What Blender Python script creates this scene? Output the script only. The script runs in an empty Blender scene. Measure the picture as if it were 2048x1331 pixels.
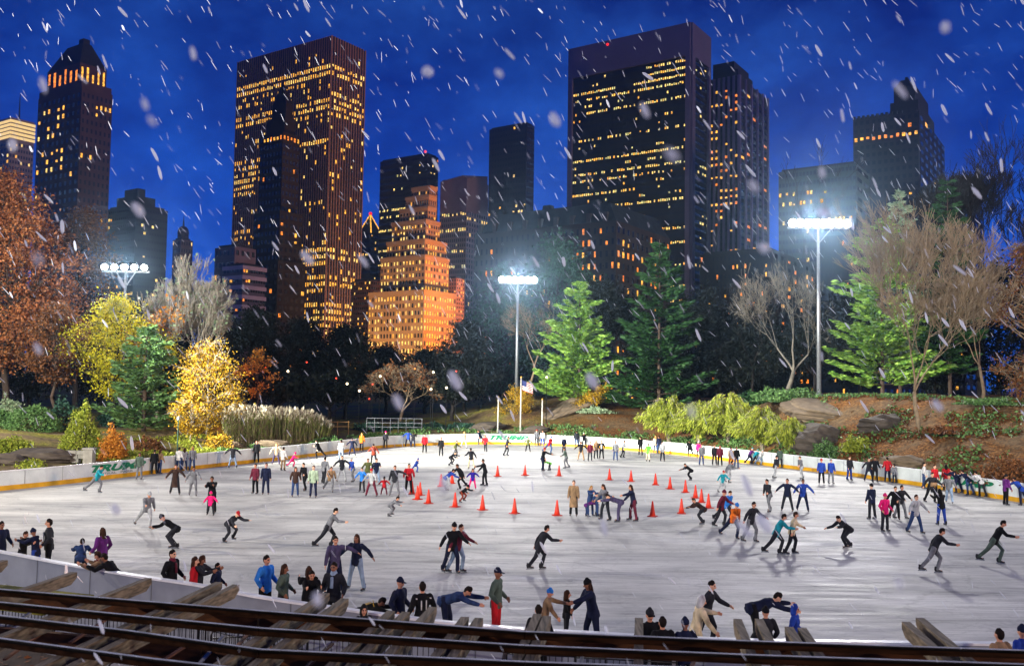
import bpy, bmesh, math, random
import numpy as np
from mathutils import Vector, Matrix
SC = bpy.context.scene; COL = SC.collection
rad = math.radians
# ------------------------------------------------------------------ camera
F = 1800.0; CX = 1024.0; CY = 665.5
cam_d = bpy.data.cameras.new('camera'); cam = bpy.data.objects.new('camera', cam_d); COL.objects.link(cam)
cam_d.sensor_width = 36; cam_d.lens = F/2048*36; cam_d.clip_end = 5000; cam_d.clip_start = 0.1
CAMZ = 6.4
MW = Matrix.Translation((0, 0, CAMZ)) @ Matrix.Rotation(rad(90+3.2), 4, 'X') @ Matrix.Rotation(rad(0.8), 4, 'Z')
cam.matrix_world = MW; SC.camera = cam
cam_d.dof.use_dof = True; cam_d.dof.focus_distance = 45; cam_d.dof.aperture_fstop = 2.4
R3 = MW.to_3x3()
def ray(px, py): return R3 @ Vector(((px-CX)/F, -(py-CY)/F, -1))
def P(px, py, z=0.0):                       # pixel -> point on the level plane z
    d = ray(px, py); t = (z-CAMZ)/d.z
    return Vector((d.x*t, d.y*t, z))
def Q(px, py, depth):                       # pixel -> point at a depth
    d = ray(px, py); t = depth/d.y
    return Vector((d.x*t, depth, CAMZ+d.z*t))
# ------------------------------------------------------------------ world
W = bpy.data.worlds.new('World'); SC.world = W; W.use_nodes = True
nt = W.node_tree; nt.nodes.clear()
out = nt.nodes.new('ShaderNodeOutputWorld'); bg = nt.nodes.new('ShaderNodeBackground')
tc = nt.nodes.new('ShaderNodeTexCoord'); sep = nt.nodes.new('ShaderNodeSeparateXYZ')
nt.links.new(tc.outputs['Generated'], sep.inputs[0])
ramp = nt.nodes.new('ShaderNodeValToRGB'); nt.links.new(sep.outputs['Z'], ramp.inputs[0])
cr = ramp.color_ramp
cr.elements[0].position = 0.0; cr.elements[0].color = (0.003, 0.10, 0.60, 1)
cr.elements[1].position = 0.42; cr.elements[1].color = (0.002, 0.012, 0.16, 1)
e = cr.elements.new(0.16); e.color = (0.002, 0.068, 0.50, 1)
e = cr.elements.new(0.28); e.color = (0.002, 0.032, 0.30, 1)
ns = nt.nodes.new('ShaderNodeTexNoise'); ns.inputs['Scale'].default_value = 4.5; ns.inputs['Detail'].default_value = 6; ns.inputs['Roughness'].default_value = .6
mp = nt.nodes.new('ShaderNodeMapping'); mp.inputs['Scale'].default_value = (1, 1, 1.6)
nt.links.new(tc.outputs['Generated'], mp.inputs[0]); nt.links.new(mp.outputs[0], ns.inputs['Vector'])
r2 = nt.nodes.new('ShaderNodeValToRGB'); nt.links.new(ns.outputs['Fac'], r2.inputs[0])
r2.color_ramp.elements[0].position = .38; r2.color_ramp.elements[0].color = (0, 0, 0, 1)
r2.color_ramp.elements[1].position = .78; r2.color_ramp.elements[1].color = (.012, .06, .19, 1)
addn = nt.nodes.new('ShaderNodeMix'); addn.data_type = 'RGBA'; addn.blend_type = 'ADD'; addn.inputs[0].default_value = 1
nt.links.new(ramp.outputs[0], addn.inputs[6]); nt.links.new(r2.outputs[0], addn.inputs[7])
sky = nt.nodes.new('ShaderNodeTexSky'); sky.sky_type = 'NISHITA'; sky.sun_disc = False
sky.sun_elevation = rad(4); sky.sun_rotation = rad(100)
sm = nt.nodes.new('ShaderNodeMix'); sm.data_type = 'RGBA'; sm.blend_type = 'ADD'; sm.inputs[0].default_value = 0.001
nt.links.new(addn.outputs[2], sm.inputs[6]); nt.links.new(sky.outputs[0], sm.inputs[7])
n3 = nt.nodes.new('ShaderNodeTexNoise'); n3.inputs['Scale'].default_value = 9; n3.inputs['Detail'].default_value = 8; n3.inputs['Roughness'].default_value = .7; nt.links.new(mp.outputs[0], n3.inputs['Vector'])
r3 = nt.nodes.new('ShaderNodeValToRGB'); nt.links.new(n3.outputs['Fac'], r3.inputs[0]); r3.color_ramp.elements[0].position = .3; r3.color_ramp.elements[0].color = (.66, .67, .72, 1); r3.color_ramp.elements[1].position = .7; r3.color_ramp.elements[1].color = (1.0, 1.0, 1.0, 1)
m4 = nt.nodes.new('ShaderNodeMix'); m4.data_type = 'RGBA'; m4.blend_type = 'MULTIPLY'; m4.inputs[0].default_value = 1; nt.links.new(sm.outputs[2], m4.inputs[6]); nt.links.new(r3.outputs[0], m4.inputs[7])
nt.links.new(m4.outputs[2], bg.inputs[0]); bg.inputs[1].default_value = 1.15
nt.links.new(bg.outputs[0], out.inputs[0])
# afterglow: one low, warm, very weak sun from the right
sd = bpy.data.lights.new('sun', 'SUN'); sd.energy = 1.15; sd.angle = rad(6); sd.color = (1, .66, .42)
so = bpy.data.objects.new('sun', sd); COL.objects.link(so)
so.rotation_euler = Vector((-0.77, 0.60, -0.12)).to_track_quat('-Z', 'Y').to_euler()
SC.view_settings.view_transform = 'Standard'; SC.view_settings.look = 'None'; SC.view_settings.exposure = 0; SC.view_settings.gamma = 1
SC.cycles.max_bounces = 5; SC.cycles.diffuse_bounces = 2; SC.cycles.glossy_bounces = 2; SC.cycles.transmission_bounces = 3
SC.cycles.transparent_max_bounces = 6; SC.cycles.volume_bounces = 0; SC.cycles.sample_clamp_indirect = 4
SC.cycles.use_denoising = True; SC.cycles.caustics_reflective = False; SC.cycles.caustics_refractive = False
def spot(name, loc, target, energy, size_deg, color=(1, 1, 1), r=.5, blend=.5):
    l = bpy.data.lights.new(name, 'SPOT'); l.energy = energy; l.spot_size = rad(size_deg); l.spot_blend = blend
    l.color = color; l.shadow_soft_size = r
    o = bpy.data.objects.new(name, l); COL.objects.link(o); o.location = loc
    o.rotation_euler = (Vector(target)-Vector(loc)).to_track_quat('-Z', 'Y').to_euler(); return o
def point(name, loc, energy, color, r=.3):
    l = bpy.data.lights.new(name, 'POINT'); l.energy = energy; l.color = color; l.shadow_soft_size = r
    o = bpy.data.objects.new(name, l); COL.objects.link(o); o.location = loc; return o
# ------------------------------------------------------------------ materials
MATS = {}
def lin(h):
    h = h.lstrip('#'); v = [int(h[i:i+2], 16)/255 for i in (0, 2, 4)]
    return tuple(((c+.055)/1.055)**2.4 if c > .04045 else c/12.92 for c in v)
def mat(name, col, rough=.7, noise=.25, scale=6, metal=0, stretch=None, bump=0, spec=.3):
    if name in MATS: return MATS[name]
    if isinstance(col, str): col = lin(col)
    m = bpy.data.materials.new(name); m.use_nodes = True; t = m.node_tree
    b = t.nodes['Principled BSDF']; b.inputs['Roughness'].default_value = rough; b.inputs['Metallic'].default_value = metal
    b.inputs['Specular IOR Level'].default_value = spec
    if noise:
        tcn = t.nodes.new('ShaderNodeTexCoord'); mpn = t.nodes.new('ShaderNodeMapping')
        if stretch: mpn.inputs['Scale'].default_value = stretch
        n = t.nodes.new('ShaderNodeTexNoise'); n.inputs['Scale'].default_value = scale; n.inputs['Detail'].default_value = 5
        t.links.new(tcn.outputs['Object'], mpn.inputs[0]); t.links.new(mpn.outputs[0], n.inputs['Vector'])
        r = t.nodes.new('ShaderNodeValToRGB'); t.links.new(n.outputs['Fac'], r.inputs[0])
        r.color_ramp.elements[0].position = .3; r.color_ramp.elements[1].position = .7
        r.color_ramp.elements[0].color = tuple(c*(1-noise) for c in col)+(1,)
        r.color_ramp.elements[1].color = tuple(min(1, c*(1+noise)) for c in col)+(1,)
        t.links.new(r.outputs[0], b.inputs['Base Color'])
        if bump:
            bp = t.nodes.new('ShaderNodeBump'); bp.inputs['Strength'].default_value = bump
            t.links.new(n.outputs['Fac'], bp.inputs['Height']); t.links.new(bp.outputs[0], b.inputs['Normal'])
    else: b.inputs['Base Color'].default_value = tuple(col)+(1,)
    MATS[name] = m; return m
def leafmat(name, cols, trans=.25):
    if name in MATS: return MATS[name]
    m = bpy.data.materials.new(name); m.use_nodes = True; t = m.node_tree; b = t.nodes['Principled BSDF']
    b.inputs['Roughness'].default_value = .6; b.inputs['Specular IOR Level'].default_value = .25
    g = t.nodes.new('ShaderNodeNewGeometry'); r = t.nodes.new('ShaderNodeValToRGB')
    t.links.new(g.outputs['Random Per Island'], r.inputs[0])
    els = r.color_ramp.elements; n = len(cols)
    while len(els) < n: els.new(.5)
    for i, c in enumerate(cols): els[i].position = i/(n-1); els[i].color = tuple(lin(c) if isinstance(c, str) else c)+(1,)
    t.links.new(r.outputs[0], b.inputs['Base Color'])
    tr = t.nodes.new('ShaderNodeBsdfTranslucent'); t.links.new(r.outputs[0], tr.inputs[0])
    mx = t.nodes.new('ShaderNodeMixShader'); mx.inputs[0].default_value = trans
    t.links.new(b.outputs[0], mx.inputs[1]); t.links.new(tr.outputs[0], mx.inputs[2])
    t.links.new(mx.outputs[0], t.nodes['Material Output'].inputs[0]); MATS[name] = m; return m
def emat(name, col, s=1.0, vary=False):
    if name in MATS: return MATS[name]
    if isinstance(col, str): col = lin(col)
    m = bpy.data.materials.new(name); m.use_nodes = True; t = m.node_tree; b = t.nodes['Principled BSDF']
    b.inputs['Base Color'].default_value = (.02, .02, .02, 1); b.inputs['Emission Color'].default_value = tuple(col)+(1,)
    b.inputs['Emission Strength'].default_value = s; b.inputs['Roughness'].default_value = .4
    if vary:
        tcn = t.nodes.new('ShaderNodeTexCoord'); n = t.nodes.new('ShaderNodeTexNoise'); n.inputs['Scale'].default_value = .9; n.inputs['Detail'].default_value = 3
        t.links.new(tcn.outputs['Object'], n.inputs['Vector'])
        mr = t.nodes.new('ShaderNodeMapRange'); mr.inputs[1].default_value = .35; mr.inputs[2].default_value = .65
        mr.inputs[3].default_value = s*.35; mr.inputs[4].default_value = s*1.5
        t.links.new(n.outputs['Fac'], mr.inputs[0]); t.links.new(mr.outputs[0], b.inputs['Emission Strength'])
    m.cycles.emission_sampling = 'NONE'
    MATS[name] = m; return m
# ------------------------------------------------------------------ mesh helpers
def mesh(name, V, Fc, mats, fm=None, smooth=False):
    me = bpy.data.meshes.new(name)
    if isinstance(Fc, np.ndarray):
        V = np.asarray(V, dtype=np.float32); k = Fc.shape[1]
        me.vertices.add(len(V)); me.vertices.foreach_set('co', V.ravel())
        me.loops.add(Fc.size); me.loops.foreach_set('vertex_index', Fc.ravel().astype(np.int32))
        me.polygons.add(len(Fc)); me.polygons.foreach_set('loop_start', np.arange(0, Fc.size, k, dtype=np.int32))
        me.polygons.foreach_set('loop_total', np.full(len(Fc), k, dtype=np.int32)); me.update(calc_edges=True)
    else:
        me.from_pydata([tuple(v) for v in V], [], Fc); me.update()
    for m in (mats if isinstance(mats, (list, tuple)) else [mats]): me.materials.append(m)
    if fm is not None: me.polygons.foreach_set('material_index', np.asarray(fm, dtype=np.int32))
    if smooth: me.polygons.foreach_set('use_smooth', np.ones(len(me.polygons), dtype=bool))
    return me
def link(name, me, parent=None, loc=None, **kw):
    o = bpy.data.objects.new(name, me); COL.objects.link(o)
    if parent is not None: o.parent = parent
    if loc is not None: o.location = loc
    for k, v in kw.items(): o[k] = v
    return o
def thing(name, label, cat, loc=(0, 0, 0), rz=0, group=None):
    o = bpy.data.objects.new(name, None); COL.objects.link(o); o.location = loc; o.rotation_euler = (0, 0, rz)
    o.empty_display_size = .2; o['label'] = label; o['category'] = cat
    if group: o['group'] = group
    return o
class MB:                                   # collects boxes, tubes, prisms into ONE mesh
    def __init__(s): s.V = []; s.F = []; s.M = []
    def add(s, V, Fc, m=0):
        n = len(s.V); s.V += [tuple(v) for v in V]; s.F += [tuple(i+n for i in f) for f in Fc]; s.M += [m]*len(Fc); return s
    def prism(s, poly, z0, z1, m=0):
        k = len(poly); V = [(p[0], p[1], z0) for p in poly]+[(p[0], p[1], z1) for p in poly]
        Fc = [(i, (i+1) % k, (i+1) % k+k, i+k) for i in range(k)]+[tuple(range(k))[::-1], tuple(range(k, 2*k))]
        return s.add(V, Fc, m)
    def taper(s, poly0, z0, poly1, z1, m=0):
        k = len(poly0); V = [(p[0], p[1], z0) for p in poly0]+[(p[0], p[1], z1) for p in poly1]
        return s.add(V, [(i, (i+1) % k, (i+1) % k+k, i+k) for i in range(k)]+[tuple(range(k))[::-1], tuple(range(k, 2*k))], m)
    def box(s, c, d, m=0, M=None):
        x, y, z = d[0]/2, d[1]/2, d[2]/2
        V = [Vector((a*x, b*y, e*z)) for a in (-1, 1) for b in (-1, 1) for e in (-1, 1)]
        if M is not None: V = [M @ v for v in V]
        V = [v+Vector(c) for v in V]
        return s.add(V, [(0, 1, 3, 2), (4, 6, 7, 5), (0, 4, 5, 1), (2, 3, 7, 6), (0, 2, 6, 4), (1, 5, 7, 3)], m)
    def beam(s, a, b, w, h, m=0):           # box from a to b, w wide, h high
        a = Vector(a); b = Vector(b); d = b-a; L = d.length; d.normalize()
        sx = d.cross(Vector((0, 0, 1)))
        if sx.length < 1e-4: sx = Vector((1, 0, 0))
        sx.normalize(); up = sx.cross(d)
        V = [a+d*t*L+sx*x*w/2+up*y*h/2 for t in (0, 1) for x, y in ((-1, -1), (1, -1), (1, 1), (-1, 1))]
        return s.add(V, [(0, 1, 2, 3), (7, 6, 5, 4), (0, 4, 5, 1), (1, 5, 6, 2), (2, 6, 7, 3), (3, 7, 4, 0)], m)
    def tube(s, pts, rs, n=8, m=0, ell=None):
        pts = [Vector(p) for p in pts]; V = []; 
        for i, p in enumerate(pts):
            t = (pts[min(i+1, len(pts)-1)]-pts[max(i-1, 0)]).normalized()
            a = t.cross(Vector((0, 0, 1)))
            if a.length < 1e-3: a = Vector((1, 0, 0))
            a.normalize(); b = a.cross(t); r = rs[i] if hasattr(rs, '__len__') else rs
            V += [p+(a*math.cos(q)+b*math.sin(q))*r for q in [2*math.pi*j/n for j in range(n)]]
        k = len(pts)
        Fc = [(i*n+j, i*n+(j+1) % n, (i+1)*n+(j+1) % n, (i+1)*n+j) for i in range(k-1) for j in range(n)]
        Fc += [tuple(range(n))[::-1], tuple((k-1)*n+j for j in range(n))]
        return s.add(V, Fc, m)
    def ball(s, c, r, m=0, n=8, k=6):
        if not hasattr(r, '__len__'): r = (r, r, r)
        V = [(c[0], c[1], c[2]-r[2])]
        for i in range(1, k):
            ph = math.pi*i/k
            V += [(c[0]+r[0]*math.sin(ph)*math.cos(2*math.pi*j/n), c[1]+r[1]*math.sin(ph)*math.sin(2*math.pi*j/n), c[2]-r[2]*math.cos(ph)) for j in range(n)]
        V.append((c[0], c[1], c[2]+r[2])); Fc = [(0, 1+(j+1) % n, 1+j) for j in range(n)]
        Fc += [(1+i*n+j, 1+i*n+(j+1) % n, 1+(i+1)*n+(j+1) % n, 1+(i+1)*n+j) for i in range(k-2) for j in range(n)]
        Fc += [(1+(k-2)*n+j, 1+(k-2)*n+(j+1) % n, len(V)-1) for j in range(n)]
        return s.add(V, Fc, m)
    def me(s, name, mats, smooth=False): return mesh(name, s.V, s.F, mats, s.M, smooth)
    def obj(s, name, mats, parent=None, smooth=False, **kw): return link(name, s.me(name, mats, smooth), parent, **kw)
def grp(o, label, cat, group=None):
    o['label'] = label; o['category'] = cat
    if group: o['group'] = group
    return o
# ------------------------------------------------------------------ plan of the rink
FAR = [(-260, 1012), (-130, 996), (0, 981), (90, 972), (178, 962), (300, 948), (381, 939), (508, 925), (595, 916), (706, 902), (767, 895), (839, 891), (900, 889), (975, 888), (1047, 889),
       (1151, 893), (1212, 897), (1300, 904), (1374, 911), (1426, 918), (1510, 928), (1616, 941), (1700, 951), (1745, 958), (1850, 973), (1913, 984), (2040, 1004), (2160, 1026), (2300, 1056)]
FARW = [P(x, y, 0) for x, y in FAR]
WH = 1.1
NEAR = [(-330, 1052), (-160, 1073), (0, 1099), (140, 1125), (290, 1150), (400, 1166), (520, 1189), (700, 1215), (950, 1246), (1180, 1261), (1440, 1274), (1700, 1279), (2048, 1283), (2300, 1290)]
NEARW = [P(x, y, WH) for x, y in NEAR]; NEARW = [Vector((p.x, p.y, 0)) for p in NEARW]
def poly_smooth(pts, k=3):
    out = []
    for i in range(len(pts)-1):
        p0 = pts[max(i-1, 0)]; p1 = pts[i]; p2 = pts[i+1]; p3 = pts[min(i+2, len(pts)-1)]
        for j in range(k):
            t = j/k
            out.append(.5*((2*p1)+(p2-p0)*t+(2*p0-5*p1+4*p2-p3)*t*t+(3*p1-p0-3*p2+p3)*t**3))
    out.append(pts[-1]); return out
FARS = poly_smooth(FARW, 3); NEARS = poly_smooth(NEARW, 3)
_fu = [p.x/p.y*F+CX for p in FARS]; _fd = [p.y for p in FARS]
def smooth(t): t = max(0., min(1., t)); return t*t*(3-2*t)
RISE = [(-1500, 2), (-400, 1.9), (0, 1.9), (300, 1.7), (450, 1.2), (600, 1.0), (800, 1.3), (930, 2.3), (1040, 4.3), (1180, 4.4), (1300, 3.2), (1400, 3.4), (1500, 4.6), (1600, 5.5), (1850, 5.7), (2100, 5.4), (3500, 5)]
LEN = [(-1500, 25), (0, 22), (450, 20), (900, 25), (1100, 26), (1350, 24), (1600, 15), (2000, 17), (3500, 20)]
_rx = [a for a, b in RISE]; _ry = [b for a, b in RISE]; _lx = [a for a, b in LEN]; _ly = [b for a, b in LEN]
def hsh(x, y, s=1.0):
    return (math.sin(x*.31*s+1.3)*math.cos(y*.27*s+.7)+.5*math.sin(x*.77*s+y*.53*s)+.3*math.cos(x*1.3*s-y*1.1*s+2))/1.8
def ter(x, y):
    if y < 5: return -.02
    u = x/y*F+CX; wd = float(np.interp(u, _fu, _fd)); s = y-wd
    if s < .35: return -.3 if s > -45 or True else 0
    r = float(np.interp(u, _rx, _ry)); L = float(np.interp(u, _lx, _ly))
    z = .35+(r-.35)*smooth((s-.3)/L)**.85
    z += .35*hsh(x, y)*min(1, s/8)*(1 if s < 80 else .3)
    if s > 60: z += (1.5-r)*smooth((s-60)/120)*.8
    return z
def G(px, depth, py=None):                   # ground point under a pixel column at a depth
    p = Q(px, 775 if py is None else py, depth); return Vector((p.x, p.y, ter(p.x, p.y)))
# ------------------------------------------------------------------ ground, ice, terrace
def groundmat():
    m = bpy.data.materials.new('ground'); m.use_nodes = True; t = m.node_tree; b = t.nodes['Principled BSDF']; b.inputs['Roughness'].default_value = .95
    b.inputs['Specular IOR Level'].default_value = .1
    tcn = t.nodes.new('ShaderNodeTexCoord')
    def noise(sc, det=6, rough=.6):
        n = t.nodes.new('ShaderNodeTexNoise'); n.inputs['Scale'].default_value = sc; n.inputs['Detail'].default_value = det; n.inputs['Roughness'].default_value = rough
        t.links.new(tcn.outputs['Object'], n.inputs['Vector']); return n
    def rmp(src, cs):
        r = t.nodes.new('ShaderNodeValToRGB'); t.links.new(src, r.inputs[0]); els = r.color_ramp.elements
        while len(els) < len(cs): els.new(.5)
        for e, (p, c) in zip(els, cs): e.position = p; e.color = (lin(c)+(1,)) if isinstance(c, str) else (c, c, c, 1)
        return r
    def mixc(f, a, b_):
        x = t.nodes.new('ShaderNodeMix'); x.data_type = 'RGBA'
        t.links.new(f, x.inputs[0]); t.links.new(a, x.inputs[6]); t.links.new(b_, x.inputs[7]); return x.outputs[2]
    fine = noise(5.5); big = noise(.22, 4)
    grass = rmp(fine.outputs['Fac'], [(.3, '#3c4616'), (.5, '#77752f'), (.68, '#b5a552')])
    leaf = rmp(fine.outputs['Fac'], [(.3, '#3a2412'), (.45, '#5c3c1e'), (.58, '#85592c'), (.72, '#a98250')])
    dirt = rmp(noise(2.2).outputs['Fac'], [(.3, '#43392e'), (.7, '#7d6c50')])
    sx = t.nodes.new('ShaderNodeSeparateXYZ'); t.links.new(tcn.outputs['Object'], sx.inputs[0])
    mr = t.nodes.new('ShaderNodeMapRange'); mr.inputs[1].default_value = -6; mr.inputs[2].default_value = 10; t.links.new(sx.outputs['X'], mr.inputs[0])
    bigm = rmp(big.outputs['Fac'], [(.42, 0.0), (.58, 1.0)])
    a = mixc(bigm.outputs[0], grass.outputs[0], dirt.outputs[0])
    bigm2 = rmp(noise(.35, 4).outputs['Fac'], [(.40, 0.0), (.60, .75)])
    c = mixc(bigm2.outputs[0], leaf.outputs[0], dirt.outputs[0])
    t.links.new(mixc(mr.outputs[0], a, c), b.inputs['Base Color'])
    bp = t.nodes.new('ShaderNodeBump'); bp.inputs['Strength'].default_value = .6; bp.inputs['Distance'].default_value = .12
    t.links.new(fine.outputs['Fac'], bp.inputs['Height']); t.links.new(bp.outputs[0], b.inputs['Normal'])
    return m
GM = groundmat()
us = np.concatenate([np.linspace(-6000, -700, 14)[:-1], np.linspace(-700, 2750, 240), np.linspace(2750, 8000, 14)[1:]])
ss = [0.2, .36] + list(np.linspace(.6, 40, 90)) + [45, 52, 60, 75, 95, 120, 160, 220, 320, 500, 900, 2500]
V = []
for u in us:
    wd = float(np.interp(u, _fu, _fd)); k = (u-CX)/F
    for f in (-.3, .2, .6, .9): d = wd*f; V.append((k*d, d, -.3))
    for s in ss: d = wd+s; V.append((k*d, d, ter(k*d, d)))
nr = 4+len(ss); Fc = np.array([(i*nr+j, (i+1)*nr+j, (i+1)*nr+j+1, i*nr+j+1) for i in range(len(us)-1) for j in range(nr-1)])
link('ground', mesh('ground', V, Fc, GM, smooth=True), kind='structure')
def icemat():
    m = bpy.data.materials.new('ice'); m.use_nodes = True; t = m.node_tree; b = t.nodes['Principled BSDF']
    tcn = t.nodes.new('ShaderNodeTexCoord')
    def noise(sc, st, rz=0, det=6, rough=.62):
        mp = t.nodes.new('ShaderNodeMapping'); mp.inputs['Scale'].default_value = st; mp.inputs['Rotation'].default_value = (0, 0, rz)
        n = t.nodes.new('ShaderNodeTexNoise'); n.inputs['Scale'].default_value = sc; n.inputs['Detail'].default_value = det; n.inputs['Roughness'].default_value = rough
        n.inputs['Distortion'].default_value = .3
        t.links.new(tcn.outputs['Object'], mp.inputs[0]); t.links.new(mp.outputs[0], n.inputs['Vector']); return n
    def rmp(src, cs):
        r = t.nodes.new('ShaderNodeValToRGB'); t.links.new(src, r.inputs[0]); els = r.color_ramp.elements
        while len(els) < len(cs): els.new(.5)
        for e, (p, c) in zip(els, cs): e.position = p; e.color = (c, c, c, 1) if not isinstance(c, tuple) else c+(1,)
        return r
    a = rmp(noise(.16, (1, 2.6, 1), .1).outputs['Fac'], [(.32, (.35, .35, .34)), (.5, (.57, .56, .52)), (.70, (.77, .76, .70))])
    s1 = rmp(noise(.5, (.35, 3.4, 1), .06, 8, .7).outputs['Fac'], [(.32, .58), (.48, .94), (1, 1.0)])  # dark bands: streaks of the ice with long streak shadows painted in
    s2 = rmp(noise(2.6, (.14, 5, 1), -.12, 6).outputs['Fac'], [(.34, .72), (.5, 1.0)])
    s3 = rmp(noise(2.2, (.2, 5, 1), .9, 4).outputs['Fac'], [(.30, .8), (.42, 1.0)])
    def mul(x, y):
        q = t.nodes.new('ShaderNodeMix'); q.data_type = 'RGBA'; q.blend_type = 'MULTIPLY'; q.inputs[0].default_value = 1
        t.links.new(x, q.inputs[6]); t.links.new(y, q.inputs[7]); return q.outputs[2]
    col = mul(mul(mul(a.outputs[0], s1.outputs[0]), s2.outputs[0]), s3.outputs[0])
    for sc_, st_, lo in ((.45, (.35, 1, 1), .80), (1.1, (.3, 1, 1), .86), (.8, (1, .4, 1), .88)):
        dn = noise(.35, (1, 1, 1)); mpv = t.nodes.new('ShaderNodeMapping'); mpv.inputs['Scale'].default_value = st_; ad = t.nodes.new('ShaderNodeVectorMath'); ad.operation = 'MULTIPLY_ADD'
        ad.inputs[1].default_value = (3, 3, 3); t.links.new(dn.outputs['Color'], ad.inputs[0]); t.links.new(tcn.outputs['Object'], ad.inputs[2]); t.links.new(ad.outputs[0], mpv.inputs[0])
        vo = t.nodes.new('ShaderNodeTexVoronoi'); vo.feature = 'DISTANCE_TO_EDGE'; vo.inputs['Scale'].default_value = sc_; t.links.new(mpv.outputs[0], vo.inputs['Vector'])
        col = mul(col, rmp(vo.outputs['Distance'], [(0, lo), (.022, 1.0)]).outputs[0])
    t.links.new(col, b.inputs['Base Color'])
    r = rmp(noise(.8, (.5, 3, 1)).outputs['Fac'], [(.3, .5), (.7, .8)]); t.links.new(r.outputs[0], b.inputs['Roughness'])
    b.inputs['Specular IOR Level'].default_value = .16
    bp = t.nodes.new('ShaderNodeBump'); bp.inputs['Strength'].default_value = .12; bp.inputs['Distance'].default_value = .02
    t.links.new(noise(4, (.4, 4, 1), .2).outputs['Fac'], bp.inputs['Height']); t.links.new(bp.outputs[0], b.inputs['Normal'])
    return m
icepoly = [(p.x, p.y, 0) for p in FARS]+[(p.x, p.y, 0) for p in NEARS[::-1]]
link('ice', mesh('ice', icepoly, [tuple(range(len(icepoly)))[::-1]], icemat()), kind='structure')
tp = [(p.x, p.y, 0.0) for p in NEARS]+[(60, 18, 0), (60, -20, 0), (-60, -20, 0), (-60, 26, 0)]
link('terrace', mesh('terrace', tp, [tuple(range(len(tp)))[::-1]], mat('terrace', '#382c24', .9, .5, 3, bump=.3)), kind='structure')
# ------------------------------------------------------------------ rink boards
def ribbon(mb, pts, off0, off1, z0, z1, m=0, zs=None):
    n = len(pts); V = []
    for i, p in enumerate(pts):
        t = (pts[min(i+1, n-1)]-pts[max(i-1, 0)]).normalized(); nn = Vector((-t.y, t.x, 0))
        for o, z in ((off0, z0), (off1, z0), (off1, z1), (off0, z1)): q = p+nn*o; V.append((q.x, q.y, z))
    Fc = [(i*4+j, i*4+(j+1) % 4, (i+1)*4+(j+1) % 4, (i+1)*4+j) for i in range(n-1) for j in range(4)]
    Fc += [(0, 1, 2, 3)[::-1], tuple((n-1)*4+j for j in range(4))]; mb.add(V, Fc, m)
def arc(pts):
    L = [0]
    for a, b in zip(pts, pts[1:]): L.append(L[-1]+(b-a).length)
    return L
def along(pts, L, s):
    i = max(0, min(len(L)-2, int(np.searchsorted(L, s))-1)); t = (s-L[i])/(L[i+1]-L[i]); return pts[i].lerp(pts[i+1], t), (pts[i+1]-pts[i]).normalized()
white = mat('board_white', '#d4dcd8', .45, .14, 1.2); yel = mat('board_yellow', '#d8a21c', .5, .25, 1.5)
dark = mat('dark_metal', '#17181a', .5, .2, 5); capm = mat('board_cap', '#e4e6e6', .4, .1, 3); greym = mat('board_grey', '#8b909a', .5, .15, 1.5)
def board(name, pts, label, side, h, pm):       # side: +1 ice is on the negative offset side
    o = thing(name, label, 'rink board')
    mp_ = MB(); ribbon(mp_, pts, 0, side*.12, .02, h-.05)
    mb = MB(); ribbon(mb, pts, -side*.012, -side*.001, .0, .27); mb.obj('kick_strip', yel, o)
    mb = MB(); ribbon(mb, pts, -side*.03, side*.15, h-.048, h); mb.obj('cap_rail', capm, o)
    mb = mp_; L = arc(pts); s = 1.2
    while s < L[-1]:
        p, t = along(pts, L, s); nn = Vector((-t.y, t.x, 0))
        for of in (-side*.006, side*.126): mb.beam(p+nn*of+Vector((0, 0, .28)), p+nn*of+Vector((0, 0, h-.055)), .02, .008, 1)
        s += 2.44
    mp_.obj('panel', [pm, mat('seam', '#5e6468', .6, 0)], o); return o
fb = board('rink_board', FARS, 'long curved white rink board with a yellow kick strip in front of the trees', 1, WH, white)
nb = board('rink_board', NEARS, 'grey rink board with a pale top rail behind the wooden pergola', -1, WH, greym)
def text(parent, s, px0, px1, pts, z0, h, m, shear=.35, off=-.03, flip=False, name='lettering', bold=.02):
    cu = bpy.data.curves.new('t', 'FONT'); cu.body = s; cu.size = 1; cu.extrude = .01; cu.offset = bold; cu.shear = shear
    o = bpy.data.objects.new('t', cu); COL.objects.link(o); bpy.context.view_layer.update()
    me = bpy.data.meshes.new_from_object(o.evaluated_get(bpy.context.evaluated_depsgraph_get())); bpy.data.objects.remove(o)
    me.materials.clear(); me.materials.append(m)
    co = np.empty(len(me.vertices)*3, dtype=np.float32); me.vertices.foreach_get('co', co); co = co.reshape(-1, 3)
    x0, x1, y0, y1 = co[:, 0].min(), co[:, 0].max(), co[:, 1].min(), co[:, 1].max()
    u = (co[:, 0]-x0)/(x1-x0); v = (co[:, 1]-y0)/(y1-y0); fu = [p.x/p.y*F+CX for p in pts]; L = arc(pts)
    sa = float(np.interp(px0, fu, L)); sb = float(np.interp(px1, fu, L)); res = np.empty_like(co)
    for i in range(len(co)):
        p, t = along(pts, L, sa+(sb-sa)*u[i]); nn = Vector((-t.y, t.x, 0)); q = p+nn*(off+co[i, 2]*.2)
        res[i] = (q.x, q.y, z0+v[i]*h)
    me.vertices.foreach_set('co', res.ravel()); me.update(); return link(name, me, parent)
gtx = mat('sign_green', '#0d7a52', .5, .1); rtx = mat('sign_red', '#b81c26', .5, .1); gry = mat('sign_grey', '#8f9694', .5, .1)
text(fb, 'TRUMP', 192, 300, FARS, .50, .46, gtx, bold=.05)
text(fb, 'CENTRAL', 196, 242, FARS, .32, .13, gry, 0); text(fb, 'PARK', 250, 276, FARS, .32, .13, gry, 0)
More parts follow.
